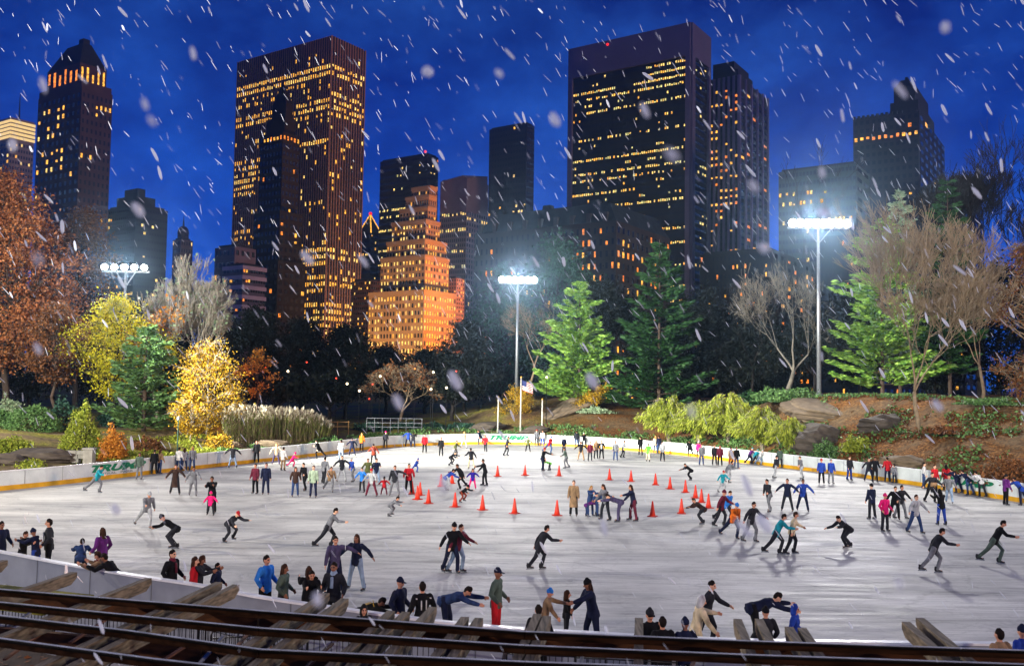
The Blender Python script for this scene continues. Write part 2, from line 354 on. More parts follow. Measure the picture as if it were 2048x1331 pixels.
text(fb, 'TRUMP', 982, 1060, FARS, .48, .48, gtx, bold=.05)
text(fb, 'TRUMP', 1872, 1985, FARS, .48, .46, gtx, bold=.05)
text(nb, 'TRUMP', 546, 574, NEARS, .62, .16, rtx, 0, off=-.14, bold=.03); text(nb, 'RINK', 546, 566, NEARS, .44, .14, rtx, 0, off=-.14, bold=.03)
# ------------------------------------------------------------------ buildings
GA = Vector((-.83, .558, 0)); GB = Vector((.558, .83, 0))
win = [emat('window_amber', (1.0, .46, .045), 1.6, True), emat('window_yellow', (1.0, .66, .16), 1.6, True), emat('window_pale', (.95, .85, .30), 1.1, True), emat('window_orange', (1.0, .27, .02), 1.4, True)]
glass = mat('dark_glass', (.012, .014, .022), .15, 0, spec=.5)
NWIN = 0
def corners(xl, xc, xr, yt, D, A=GA, B=GB):
    c = Q(xc, yt, D); zt = c.z
    def hit(px, dr):
        r = ray(px, yt); k = r.x/r.y; return (k*c.y-c.x)/(dr.x-k*dr.y)
    ta = hit(xl, A); tb = hit(xr, B); c0 = Vector((c.x, c.y, 0))
    return c0, abs(ta), abs(tb), zt
def boxpts(c, a, b, A=GA, B=GB, ins=0):
    c = c+A*ins+B*ins; a -= 2*ins; b -= 2*ins
    return [c, c+B*b, c+B*b+A*a, c+A*a]
def facade(p, dr, nrm, width, z0, z1, cols, rows, lit, ww=.6, wh=.55, rng=None, out=None, off=.12, cm=None):
    cw = width/cols; rh = (z1-z0)/rows
    for r in range(rows):
        v = (r+.5)/rows; z = z1-(r+.5)*rh
        for c in range(cols):
            u = (c+.5)/cols; mi = lit(u, v, r, c)
            q = p+dr*(c+.5)*cw+nrm*off
            hh = rh*wh/2*(random.uniform(.5, 1) if mi >= 0 and random.random() < .45 else 1)
            out.append((q, dr, cw*ww/2*(random.uniform(.72, 1) if mi >= 0 else 1), z-(rh*wh/2-hh)*random.choice((-1, 1, 1)), hh, mi))
def emit_windows(root, wins, n_ind=60):
    """the lit windows that show largest become parts of their own; the remaining panes one 'stuff' part"""
    lit = [w for w in wins if w[5] >= 0]; rest = [w for w in wins if w[5] < 0]
    random.shuffle(lit); ind, more = lit[:n_ind], lit[n_ind:]
    for q, dr, hw, z, hh, mi in ind:
        V = [(q.x+dr.x*a*hw, q.y+dr.y*a*hw, z+b*hh) for a, b in ((-1, -1), (1, -1), (1, 1), (-1, 1))]
        nn = dr.cross(Vector((0, 0, 1)))*.08
        V2 = [(v[0]-nn.x, v[1]-nn.y, v[2]) for v in V]
        if nn.y > 0: pass
        me = mesh('window', V+V2, [(0, 1, 2, 3), (7, 6, 5, 4), (0, 4, 5, 1), (1, 5, 6, 2), (2, 6, 7, 3), (3, 7, 4, 0)], win[mi])
        link('window', me, root)
    if more or rest:
        V = []; FM = []
        for q, dr, hw, z, hh, mi in more+rest:
            V += [(q.x+dr.x*a*hw, q.y+dr.y*a*hw, z+b*hh) for a, b in ((-1, -1), (1, -1), (1, 1), (-1, 1))]; FM.append(mi if mi >= 0 else 4)
        link('window', mesh('window', V, np.arange(len(V)).reshape(-1, 4), win+[glass], FM), root, kind='stuff')
def litfn(rng, base, bands=(), mats=(0, 0, 1), spans=(), runs=.0):
    rowp = {}
    def f(u, v, r, c):
        p = base
        for v0, v1, pr, *uu in bands:
            if v0 <= v <= v1 and (not uu or uu[0] <= u <= uu[1]): p = max(p, pr)
        if runs:
            k = (r, int(c/4)); 
            if k not in rowp: rowp[k] = rng.random() < runs
            if rowp[k]: p = max(p, .75)
        return rng.choice(mats) if rng.random() < p else -1
    return f
def simple_building(label, xl, xc, xr, yt, D, wallc, colsA, rows, colsB, fa, fb_, ww=.6, wh=.5, tiers=None, z0=0, n_ind=60, roof=None, zt_win=0, parapet=1.2, wallB=None, name='office_tower', cat='skyscraper', seed=0, piers=None, zbot=0, rcol=None):
    root = thing(name, label, cat, group='buildings of the skyline')
    c, a, b, zt = corners(xl, xc, xr, yt, D); wm = mat('wall_'+wallc, wallc, .85, .12, .08)
    mb = MB(); mb.prism([(p.x, p.y) for p in boxpts(c, a, b)], z0, zt); mb.obj('wall', wm, root)
    mb = MB(); mb.prism([(p.x, p.y) for p in boxpts(c, a, b, ins=1.2)], zt+.01, zt+parapet); mb.obj('roof', mat('roofdark', '#1b1a20', .9, .2, .2), root)
    wins = []; top = zt-zt_win
    rows_ = rows
    facade(c, GA, Vector((-.558, -.83, 0)), a, zbot, top, colsA, rows_, fa, ww, wh, out=wins)
    facade(c, GB, Vector((.83, -.558, 0)), b, zbot, top, colsB, rows_, fb_, ww, wh, out=wins)
    emit_windows(root, wins, n_ind)
    if piers:
        pw, pd, pc = piers; mb = MB()
        for (dr, nrm, W_, n) in ((GA, Vector((-.558, -.83, 0)), a, colsA), (GB, Vector((.83, -.558, 0)), b, colsB)):
            for i in range(n+1):
                q = c+dr*(W_*i/n)+nrm*(pd/2+.02)
                hx = dr*pw/2; hy = nrm*pd/2
                mb.prism([(p.x, p.y) for p in (q-hx-hy, q+hx-hy, q+hx+hy, q-hx+hy)], z0, zt+.5)
        mb.obj('pier', mat('pier_'+pc, pc, .8, .1, .1), root)
    return root, c, a, b, zt
rng = random.Random(5)
NA = Vector((-.558, -.83, 0)); NB = Vector((.83, -.558, 0))
# 1 great ribbed tower
b1 = simple_building('tall ribbed pinkish tower with amber window rows, left of the golden stepped tower', 478, 664, 731, 73, 560, '#1c171b', 44, 50, 13,
    litfn(rng, .07, [(.045, .075, .97), (.09, .11, .5, .2, 1), (.15, .172, .7), (.17, .20, .5, 0, .6), (.26, .28, .9, 0, .7), (.29, .34, .5, .5, 1), (.34, .40, .8, .75, 1), (.44, .46, .5), (.50, .54, .6, .75, 1), (.56, .58, .6, 0, .5), (.59, .63, .97), (.66, .70, .97), (.60, .66, .8, .8, 1), (.70, .72, .5, 0, .3), (.74, .80, .85), (.80, .9, .6)]),
    litfn(rng, .10, [(.04, .08, .85), (.13, .19, .8), (.36, .38, .5), (.59, .62, .7), (.66, .69, .7), (.74, .80, .85), (.80, .9, .7)]), .8, .6, n_ind=90, zt_win=8, piers=(.55, .7, '#83614c'))
# 2 framed black slab
b2r, c, a, b, zt = simple_building('wide black slab tower in a grey stone frame, widest tower right of the centre', 1141, 1381, 1417, 48, 520, '#0e0d10', 60, 46, 8,
    litfn(rng, .03, [(.01, .035, .75, 0, .35), (.04, .06, .95, 0, .45), (.035, .055, .9, .6, 1), (.07, .09, .7), (.11, .13, .4), (.20, .22, .4), (.27, .29, .85), (.31, .34, .6), (.37, .385, .7, .4, 1), (.41, .44, .85), (.46, .48, .8, .35, 1), (.49, .52, .85, 0, .7), (.54, .57, .9), (.60, .63, .6), (.67, .70, .9), (.71, .74, .6), (.78, .81, .7), (.83, .86, .7)], mats=(1, 2, 0, 1), runs=.10),
    litfn(rng, .03, [(.3, .34, .7), (.46, .5, .6), (.6, .64, .5)], mats=(1, 2)), .72, .34, n_ind=90, zt_win=19, zbot=2)
mb = MB()
for (dr, nrm, W_) in ((GA, NA, a), (GB, NB, b)):
    for w0, w1, z0_, z1_ in ((-.4, 2.6 if dr is GA else 4, 0, zt+.6), (W_-2.6, W_+.4, 0, zt+.6), (2.6 if dr is GA else 4, W_-2.6, zt-19, zt+.6)):
        q0 = c+dr*w0; q1 = c+dr*w1; o1 = nrm*1.6
        mb.prism([(p.x, p.y) for p in (q0+nrm*.01, q1+nrm*.01, q1+o1, q0+o1)], z0_, z1_)
mb.obj('stone_frame', mat('stone_frame', '#5c5264', .8, .12, .05), b2r)
mb = MB(); lp = c+GA*(a*.66)+NA*1.7; mb.ball((lp.x, lp.y, zt-2), .9); mb.obj('beacon', emat('beacon_red', (1, .02, .02), 1.5), b2r)
# 3 dark tower with setbacks on its right
b3, c, a, b, zt = simple_building('dark ribbed tower with scattered orange windows, against the right side of the framed black slab', 1410, 1478, 1534, 152, 560, '#1d1820', 7, 46, 5,
    litfn(rng, .30, [], mats=(3, 0, 0), runs=.3), litfn(rng, .04, [], mats=(3, 0)), .7, .38, n_ind=80, zt_win=6, piers=(1.4, 1.2, '#6a5c78'))
mb = MB(); mb.prism([(p.x, p.y) for p in boxpts(c+GA*4+GB*2, a*.62, b*.5)], zt, zt+11); mb.prism([(p.x, p.y) for p in boxpts(c+GA*1+GB*1, a*.30, b*.5)], zt, zt+5); mb.obj('upper_storey', mat('wall_#1d1820', '#1d1820'), b3)
# 4 slim black slab in the centre
simple_building('slim plain black slab tower standing right of the slant topped tower', 979, 1054, 1069, 246, 640, '#15121a', 14, 44, 4,
    litfn(rng, .01, [(.30, .33, .25), (.33, .36, .4, .1, .6), (.55, .60, .5, .1, .5)], mats=(0, 1)), litfn(rng, .02, mats=(3,)), .6, .4, n_ind=20)
# 5 grey pink tower with a slanted top
b5, c, a, b, zt = simple_building('grey pink tower with a broken slanted roof between the golden tower and slim black slab', 881, 934, 977, 356, 600, '#5d4d55', 13, 34, 9,
    litfn(rng, .03, [(.0, .035, .8), (.09, .12, .7), (.20, .23, .6), (.30, .33, .4), (.44, .46, .8), (.55, .58, .5)], mats=(1, 2, 1)), litfn(rng, .04, [(.02, .05, .6), (.12, .15, .4)], mats=(1,)), .5, .6, zt_win=22, n_ind=60)
mb = MB(); q = boxpts(c, a, b, ins=.5)
mb.add([(q[0].x, q[0].y, zt), (q[1].x, q[1].y, zt), (q[2].x, q[2].y, zt), (q[3].x, q[3].y, zt), ((q[0].x+q[3].x)/2*.3+q[0].x*.7, q[0].y, zt+2), (q[1].x, q[1].y, zt+6), (q[2].x, q[2].y, zt+8), ((q[3].x), q[3].y, zt+.5)],
       [(0, 1, 5, 4), (1, 2, 6, 5), (2, 3, 7, 6), (3, 0, 4, 7), (4, 5, 6, 7), (3, 2, 1, 0)])
mb.obj('slanted_roof', mat('wall_#5d4d55', '#5d4d55'), b5)
# 6 dark glass block behind the golden tower
b6, c, a, b, zt = simple_building('black glass block with thin yellow window lines rising behind the golden stepped tower', 761, 855, 877, 308, 640, '#100d12', 30, 34, 7,
    litfn(rng, .03, [(.22, .26, .5, .3, 1), (.30, .32, .8), (.37, .40, .8, .5, 1), (.45, .47, .5), (.53, .55, .6), (.6, .64, .5), (.72, .74, .5)], mats=(1, 2, 1)), litfn(rng, .15, [(.25, .45, .6)], mats=(3, 1)), .8, .32, n_ind=60)
mb = MB(); lp = c+GA*2; mb.ball((lp.x, lp.y, zt+2), 1.0); mb.obj('beacon', emat('beacon_red', (1, .02, .02), 1.5), b6)
# 7 golden stepped tower
b7 = thing('stepped_tower', 'floodlit golden art deco tower stepping back towards its top, orange on its right face', 'skyscraper', group='buildings of the skyline')
gold = mat('limestone_gold', '#8a6648', .85, .14, .06); orng = mat('limestone_gold', '#8a6648')
tiers = [(824, 860, 874, 374, 470, 8), (812, 858, 872, 392, 469, 10), (800, 856, 872, 415, 468, 9), (784, 852, 880, 441, 466, 12), (774, 850, 893, 480, 462, 13), (762, 850, 898, 512, 458, 14), (738, 848, 912, 582, 450, 18)]
wins = []; prev = None; mb = MB(); data = []
for i, (xl, xc, xr, yt, D, cols) in enumerate(tiers):
    c, a, b, zt = corners(xl, xc, xr, yt, D); data.append((c, a, b, zt))
    mbt = MB(); mbt.prism([(p.x, p.y) for p in boxpts(c, a, b)], 0, zt); mbt.prism([(p.x, p.y) for p in boxpts(c+NA*.35+NB*.35, a+.7, b+.7)], zt-.8, zt+.9)
    mbt.obj('tier', gold, b7)
for i, (xl, xc, xr, yt, D, cols) in enumerate(tiers):
    c, a, b, zt = data[i]; zb = data[i+1][3] if i+1 < len(tiers) else 0
    rows = max(1, round((zt-zb-1)/3.9)); up = i/6
    facade(c, GA, NA, a, zb+1, zt-1.2, cols, rows, litfn(rng, .12+.5*up, mats=(1, 1, 0) if i > 2 else (1, 0)), .42, .55, out=wins, off=.15)
    cb = max(3, round(cols*b/a)); facade(c, GB, NB, b, zb+1, zt-1.2, cb, rows, litfn(rng, (.1+.75*max(0, (i-2)/4)), mats=(0, 0, 1)), .42, .55, out=wins, off=.15)
emit_windows(b7, wins, 100)
# small orange neighbour
simple_building('low orange lit block tucked behind the right foot of the golden stepped tower', 884, 913, 929, 556, 480, '#8c5a42', 6, 30, 4, litfn(rng, .15), litfn(rng, .3), .45, .5, n_ind=20)
# 8 pyramid topped
b8, c, a, b, zt = simple_building('dark tower with a light edged pyramid roof just right of the ribbed tower', 716, 742, 764, 466, 700, '#171018', 10, 26, 6,
    litfn(rng, .05, [(.12, .16, .7), (.45, .5, .6), (.6, .65, .5)], mats=(1, 0)), litfn(rng, .1), .6, .4, n_ind=30)
q = boxpts(c, a, b); ap = (q[0]+q[2])/2; mb = MB(); mb.add([(p.x, p.y, zt) for p in q]+[(ap.x, ap.y, zt+16)], [(0, 1, 4), (1, 2, 4), (2, 3, 4), (3, 0, 4), (3, 2, 1, 0)]); mb.obj('pyramid_roof', mat('roofdark', '#1b1a20'), b8)
mb = MB()
for p in q: mb.tube([(p.x, p.y, zt+.5), (ap.x, ap.y, zt+16.5)], .5, 4)
mb.obj('roof_edge_light', win[0], b8)
mb = MB(); mb.ball((ap.x, ap.y, zt+17), 1.4); mb.obj('beacon', emat('beacon_red', (1, .02, .02), 1.5), b8)
# 9 brick block low behind (orange glow)
simple_building('low reddish brick block between the ribbed tower and the golden tower', 704, 742, 768, 560, 520, '#4a2a22', 9, 22, 6, litfn(rng, .2), litfn(rng, .1, mats=(3, 0)), .5, .45, n_ind=30)
# 10 dark slim tower standing before the ribbed tower
b10 = thing('slim_tower', 'dark slim spired tower standing in front of the ribbed tower', 'skyscraper', group='buildings of the skyline')
dk = mat('slim_wall', '#120d0d', .9, .2, .08); wins = []
td = [(545, 572, 586, 205, 450), (534, 570, 592, 232, 449), (521, 566, 600, 262, 446), (508, 560, 606, 420, 440), (498, 556, 612, 520, 436)]
dd = [corners(*t) for t in td]
for (c, a, b, zt) in dd: m_ = MB(); m_.prism([(p.x, p.y) for p in boxpts(c, a, b)], 0, zt); m_.obj('tier', dk, b10)
c, a, b, zt = dd[0]; q = boxpts(c, a, b); ap = (q[0]+q[2])/2
m_ = MB(); m_.taper([(p.x, p.y) for p in q], zt, [(ap.x+(p.x-ap.x)*.12, ap.y+(p.y-ap.y)*.12) for p in q], zt+11); m_.tube([(ap.x, ap.y, zt+10), (ap.x, ap.y, zt+17)], [.4, .1], 5); m_.obj('spire', dk, b10)
for i, (c, a, b, zt) in enumerate(dd):
    if i < 2: continue
    zb = dd[i+1][3] if i+1 < len(dd) else 0
    facade(c, GA, NA, a, zb, zt-1, 7, max(2, int((zt-zb)/4)), litfn(rng, .03, [(0, .07, .9)] if i == 2 else [(.2, .5, .12)], mats=(0, 3)), .5, .5, out=wins)
    facade(c, GB, NB, b, zb, zt-1, 5, max(2, int((zt-zb)/4)), litfn(rng, .05, [(0, .07, .9)] if i == 2 else [(.1, .9, .12)], mats=(0, 3)), .5, .5, out=wins)
emit_windows(b10, wins, 50)
# 11 left pointed hotel tower
b11 = thing('hotel_tower', 'brown brick tower with a steep dark mansard roof, tallest at the far left', 'skyscraper', group='buildings of the skyline')
br = mat('brown_brick', '#4b3634', .9, .2, .15)
dd = [corners(96, 160, 214, 124, 470), corners(80, 163, 224, 160, 468), corners(78, 164, 226, 172, 467)]
rf = mat('mansard', '#1f2420', .8, .2, .3); wins = []
for i, (c, a, b, zt) in enumerate(dd):
    m_ = MB(); m_.prism([(p.x, p.y) for p in boxpts(c, a, b)], 0, zt); m_.obj('tier', br, b11)
c, a, b, zt = dd[0]; q = boxpts(c, a, b); m_ = MB(); k = c+GA*(a*.25)+GB*(b*.4)
q2 = boxpts(k, a*.5, b*.3); m_.taper([(p.x, p.y) for p in q], zt, [(p.x, p.y) for p in q2], zt+14)
q3 = boxpts(k, a*.14, b*.24); m_.prism([(p.x, p.y) for p in q3], zt+14, zt+16.5); m_.obj('mansard_roof', rf, b11)
facade(dd[0][0], GA, NA, dd[0][1], dd[1][3], dd[0][3]-1, 6, 1, lambda *k: 3, .4, .85, out=wins); facade(dd[0][0], GB, NB, dd[0][2], dd[1][3], dd[0][3]-1, 5, 1, lambda *k: 0, .4, .85, out=wins)
c, a, b, zt = dd[2]
facade(c, GA, NA, a, 0, zt-2, 9, 34, litfn(rng, .02, [(.02, .25, .45, .35, 1), (.25, .32, .2)], mats=(0, 0, 1)), .42, .5, out=wins)
facade(c, GB, NB, b, 0, zt-2, 7, 34, litfn(rng, .03, [(.02, .05, .3)], mats=(0,)), .42, .5, out=wins); emit_windows(b11, wins, 60)
# 12 lit crown tower at the left edge
b12 = thing('office_tower', 'white tower with a glowing striped crown and a roof mast at the left edge', 'skyscraper', group='buildings of the skyline')
c, a, b, zt = corners(-60, 22, 70, 234, 760); m_ = MB(); m_.prism([(p.x, p.y) for p in boxpts(c, a, b)], 0, zt); m_.obj('wall', mat('pale_wall', '#7d6c60', .8, .15, .1), b12)
m_ = MB()
for i in range(5):
    zz = zt-2-i*3.4; q = boxpts(c+NA*.6+NB*.6, a+1.2, b+1.2); m_.prism([(p.x, p.y) for p in q], zz-2.2, zz)
m_.obj('crown_light', emat('crown_light', (1, .68, .25), 1.1), b12)
p = c+GA*14+GB*14; m_ = MB(); m_.tube([(p.x, p.y, zt), (p.x, p.y, zt+26)], [.9, .3], 6); m_.obj('roof_mast', dark, b12)
wins = []; facade(c, GA, NA, a, 0, zt-20, 14, 40, litfn(rng, .12, runs=.08, mats=(1, 1, 0)), .6, .5, out=wins); facade(c, GB, NB, b, 0, zt-20, 9, 40, litfn(rng, .2, runs=.1, mats=(1, 1, 0)), .6, .5, out=wins); emit_windows(b12, wins, 40)
# 13 teal glass tower with chamfered top
b13, c, a, b, zt = simple_building('teal black glass tower with a stepped top above the left floodlights', 214, 272, 336, 410, 480, '#142024', 14, 24, 12,
    litfn(rng, .02, [(.05, .12, .5, .7, 1), (.28, .31, .8, .2, .9), (.45, .5, .5)], mats=(0, 1)), litfn(rng, .04, [(.05, .2, .1)], mats=(1,)), .8, .35, n_ind=30)
m_ = MB(); m_.prism([(p.x, p.y) for p in boxpts(c+GA*3+GB*2, a-9, b-8)], zt, zt+6); m_.prism([(p.x, p.y) for p in boxpts(c+GA*5+GB*4, a-15, b-15)], zt+6, zt+10.5); m_.obj('upper_storey', mat('wall_#142024', '#142024'), b13)
# 14 little spired tower
b14, c, a, b, zt = simple_building('small brown tower with a domed spire left of the bare white tree', 346, 362, 386, 478, 600, '#4a3833', 5, 20, 5, litfn(rng, .05), litfn(rng, .1), .5, .5, n_ind=10)
q = (c+GA*a/2+GB*b/2); m_ = MB(); m_.prism([(p.x, p.y) for p in boxpts(c+GA*2+GB*2, a-4, b-4)], zt, zt+5); m_.ball((q.x, q.y, zt+5), (4, 4, 5)); m_.tube([(q.x, q.y, zt+9), (q.x, q.y, zt+17)], [.8, .1], 6); m_.obj('spire', mat('roof14', '#2a2424'), b14)
# 15 banded low block
b15, c, a, b, zt = simple_building('low banded grey block with pale floor bands left of the ribbed tower', 448, 486, 531, 530, 380, '#453a48', 1, 2, 1, lambda *k: -1, lambda *k: -1, .02, .02, n_ind=5, name='apartment_block', cat='building')
m_ = MB()
for i in range(7):
    zz = zt-i*4.2; m_.prism([(p.x, p.y) for p in boxpts(c+NA*.5+NB*.5, a+1, b+1)], zz-1.7, zz)
m_.obj('floor_band', mat('bandpale', '#8c7c8c', .8, .1, .2), b15)
wins = []; facade(c, GB, NB, b, zt-29, zt, 9, 7, litfn(rng, .25, mats=(0, 3)), .7, .4, out=wins, off=.2); facade(c, GA, NA, a, zt-29, zt, 6, 7, litfn(rng, .1, mats=(0, 3)), .7, .4, out=wins, off=.2); emit_windows(b15, wins, 40)
simple_building('plain purple grey block left of the ribbed tower, behind the banded block', 430, 470, 512, 492, 420, '#41384a', 5, 12, 4, litfn(rng, .04), litfn(rng, .02), .5, .4, n_ind=10, name='apartment_block', cat='building')
# 16 mansard hotel behind the centre mast
b16 = thing('hotel', 'broad dark hotel with a green mansard roof behind the centre floodlight and pines', 'building', group='buildings of the skyline')
c, a, b, zt = corners(950, 1232, 1340, 440, 300); m_ = MB(); m_.prism([(p.x, p.y) for p in boxpts(c, a, b)], 0, zt); m_.obj('wall', mat('hotel_wall', '#39342f', .9, .25, .15), b16)
q = boxpts(c, a, b); q2 = boxpts(c+GA*4+GB*3, a-12, b-7); m_ = MB(); m_.taper([(p.x, p.y) for p in q], zt, [(p.x, p.y) for p in q2], zt+7)
for f in (.12, .45, .8):
    k = c+GA*(a*f)+GB*2; m_.taper([(p.x, p.y) for p in boxpts(k, 6, 5)], zt-.5, [(p.x, p.y) for p in boxpts(k+GA*1.5+GB*1.2, 3, 2.4)], zt+8.5)
m_.obj('mansard_roof', mat('hotelroof', '#2b3834', .8, .3, .3), b16)
m_ = MB()
for i in range(9):
    k = c+GA*(a*(i+.5)/9)+NA*.2; m_.prism([(p.x, p.y) for p in boxpts(k, 1.6, 2)], zt, zt+3.2)
m_.obj('dormer', mat('dormer', '#4b4a44', .8, .2, .3), b16)
wins = []; facade(c, GA, NA, a, 0, zt-1, 26, 15, litfn(rng, .05, [(0, .25, .3, 0, .3), (.2, .5, .08)], mats=(0, 3)), .36, .5, out=wins); facade(c, GB, NB, b, 0, zt-1, 12, 15, litfn(rng, .22, mats=(0, 3)), .36, .5, out=wins); emit_windows(b16, wins, 60)
# 17 right hand blocks
simple_building('grey green office block right of the dark ribbed tower, behind the right floodlight', 1557, 1712, 1800, 326, 420, '#33403a', 22, 24, 8,
    litfn(rng, .03, [(.10, .16, .5, .35, 1), (.2, .24, .5), (.28, .3, .6, .2, 1), (.38, .42, .3)], mats=(1, 0, 1)), litfn(rng, .02), .7, .4, n_ind=50, name='office_block', cat='building')
b17, c, a, b, zt = simple_building('dark apartment tower with a round shouldered top turret at the upper right', 1706, 1838, 1888, 222, 430, '#231f23', 11, 34, 6,
    litfn(rng, .02, [(.045, .085, .95)], mats=(0, 3)), litfn(rng, .04), .55, .45, n_ind=30, zt_win=0)
m_ = MB(); k = c+GA*1+GB*4; m_.prism([(p.x, p.y) for p in boxpts(k, a*.42, b*.6)], zt, zt+7); m_.prism([(p.x, p.y) for p in boxpts(k+GA*1.5+GB*1, a*.32, b*.48)], zt+7, zt+15)
q = boxpts(k+GA*2+GB*1.5, a*.28, b*.42); m_.taper([(p.x, p.y) for p in q], zt+15, [(p.x, p.y) for p in boxpts(k+GA*5+GB*4, a*.12, b*.16)], zt+19)
m_.prism([(p.x, p.y) for p in boxpts(k+GA*5.5+GB*4.5, a*.04, b*.06)], zt+19, zt+20.5); m_.obj('turret', mat('wall_#231f23', '#231f23'), b17)
m_ = MB()
for i in range(14): kk = c+GA*(a*(i+.5)/14); m_.prism([(p.x, p.y) for p in boxpts(kk, 1.2, 1.2)], zt, zt+1.8)
m_.obj('battlement', mat('wall_#231f23', '#231f23'), b17)
simple_building('low dark block with two lit windows behind the trees at the right', 1840, 1925, 1966, 366, 400, '#1b2226', 8, 20, 4, litfn(rng, .1, [(.2, .26, .4, .3, .6)]), litfn(rng, .03), .5, .4, n_ind=12, name='office_block', cat='building')
simple_building('dim apartment block with scattered orange windows behind the dark pine', 1400, 1545, 1640, 500, 330, '#120e12', 18, 16, 8, litfn(rng, .13, mats=(3, 0)), litfn(rng, .2, mats=(3, 0)), .4, .45, n_ind=50, name='apartment_block', cat='building')
simple_building('dim apartment block with a few lit windows behind the bare tree at the right', 1640, 1760, 1850, 470, 300, '#120e14', 14, 16, 8, litfn(rng, .05, mats=(3, 0)), litfn(rng, .08, mats=(3, 0)), .4, .45, n_ind=20, name='apartment_block', cat='building')

# street level floodlights on the golden tower and the ribbed tower
def uplight(c, nrm, dist, side, zt, energy, col, size=70, z=3):
    p = c+nrm*dist+side; return spot('facade_floodlight', (p.x, p.y, z), (c.x+side.x*.6, c.y+side.y*.6, zt), energy, size, col, 2, .8)
c, a, b, zt = data[-1]
uplight(c, NB, 55, GB*(b*.5), 45, 900000, (1, .42, .12), 110)
uplight(c, NB, 70, GB*(b*.5), 95, 900000, (1, .45, .16), 60)
uplight(c, NA, 60, GA*(a*.4), 30, 420000, (1, .66, .28), 110)
c, a, b, zt = corners(478, 664, 731, 73, 560)
uplight(c, NB, 70, GB*(b*.5), 60, 600000, (1, .50, .34), 80)
uplight(c, NA, 80, GA*(a*.3), 80, 30000, (.9, .6, .7), 80)
# ------------------------------------------------------------------ floodlight masts
galv = mat('galvanised', '#8c9094', .4, .2, 6, metal=.6)
lens = emat('floodlight_lens', (.95, .98, 1), 30)
def mast(px, ytop, depth, lamps, label, energy, targets, pitch=1.35, lr=.42, cone=95):
    g = G(px, depth); t = Q(px, ytop, depth); root = thing('floodlight_mast', label, 'floodlight', (g.x, g.y, g.z), 0, 'floodlight masts round the rink')
    h = t.z-g.z; W_ = (lamps-1)*pitch; mb = MB(); mb.tube([(0, 0, -.3), (0, 0, h*.5), (0, 0, h)], [.24, .19, .13], 10); mb.tube([(0, 0, -.3), (0, 0, .35)], [.4, .38], 10); mb.obj('pole', galv, root, True)
    mb = MB(); mb.beam((-W_/2-.4, 0, h), (W_/2+.4, 0, h), .14, .18); mb.beam((-W_/4, 0, h), (0, 0, h-1.6), .08, .08); mb.beam((W_/4, 0, h), (0, 0, h-1.6), .08, .08); mb.obj('crossarm', galv, root)
    for i in range(lamps):
        x = -W_/2+i*pitch; tgt = Vector(targets[i % len(targets)]); src = Vector((g.x+x, g.y-.5, g.z+h+.35))
        d = (Vector((0, 4, 3))-src).normalized(); dd = Vector((d.x, d.y, d.z-.22)).normalized()
        M = dd.to_track_quat('Z', 'Y').to_matrix()
        mb = MB(); V = []
        mb.tube([M @ Vector((0, 0, -.45)), M @ Vector((0, 0, -.2)), M @ Vector((0, 0, .06))], [.16, .38, .46], 12)
        mb.beam((0, .1, -.35), (0, .05, .0), .08, .08)
        hs = mb.obj('lamp_housing', dark, root, True); hs.location = (x, -.45, h+.42)
        mb = MB(); mb.tube([M @ Vector((0, 0, .065)), M @ Vector((0, 0, .12))], [lr, lr*.86], 14); ln = mb.obj('lens', lens, hs)
    for i, tg in enumerate(targets):
        spot('floodlight', (g.x+(i-(len(targets)-1)/2)*2.2, g.y-1.2, g.z+h+.3), tg, energy/len(targets), cone, (1.0, .98, .95), .35, .6)
    return root
mast(1638, 456, 90, 8, 'floodlight mast on the right hill with the widest row of blazing lamps', 62000, [(18, 36, 0), (4, 10, 4)], 1.25*.62*1.0)
mast(1033, 566, 118, 6, 'floodlight mast in the centre with a tight row of lamps, behind the flagpoles', 52000, [(-2, 10, 4)], .85, cone=64)
mast(243, 543, 94, 5, 'floodlight mast at the left with five separate round lamps above the yellow tree', 22000, [(-8, 25, 0)], 1.04, .33)
# the masts behind the terrace that light the near ice and the trees
spot('floodlight', (-46, -4, 19), (-6, 40, 0), 40000, 110, (1.0, .90, .76), .35, .6)
for tx, ee in ((-50, 200000), (-8, 150000)): spot('floodlight', (-48, -6, 20), (tx, 104, 13), ee, 50, (1.0, .96, .84), .4, .7)
spot('floodlight', (36, -12, 20), (10, 40, 0), 16000, 110, (1.0, .93, .84), .35, .6)
spot('floodlight', (38, -12, 20), (42, 84, 8), 150000, 52, (1.0, .93, .82), .4, .7)
spot('floodlight', (-40, -10, 20), (34, 100, 12), 260000, 40, (1.0, .97, .86), .4, .7)
spot('floodlight', (-46, 58, 17), (-32, 92, 8), 38000, 110, (1.0, .96, .85), .4, .6)
spot('floodlight', (-52, 44, 18), (26, 112, 11), 850000, 46, (1.0, .98, .88), .4, .6)
spot('floodlight', (-50, 40, 18), (-4, 42, 0), 56000, 100, (1.0, .90, .74), .35, .6)
spot('floodlight', (50, 38, 18), (16, 40, 0), 18000, 100, (1.0, .96, .92), .35, .6)
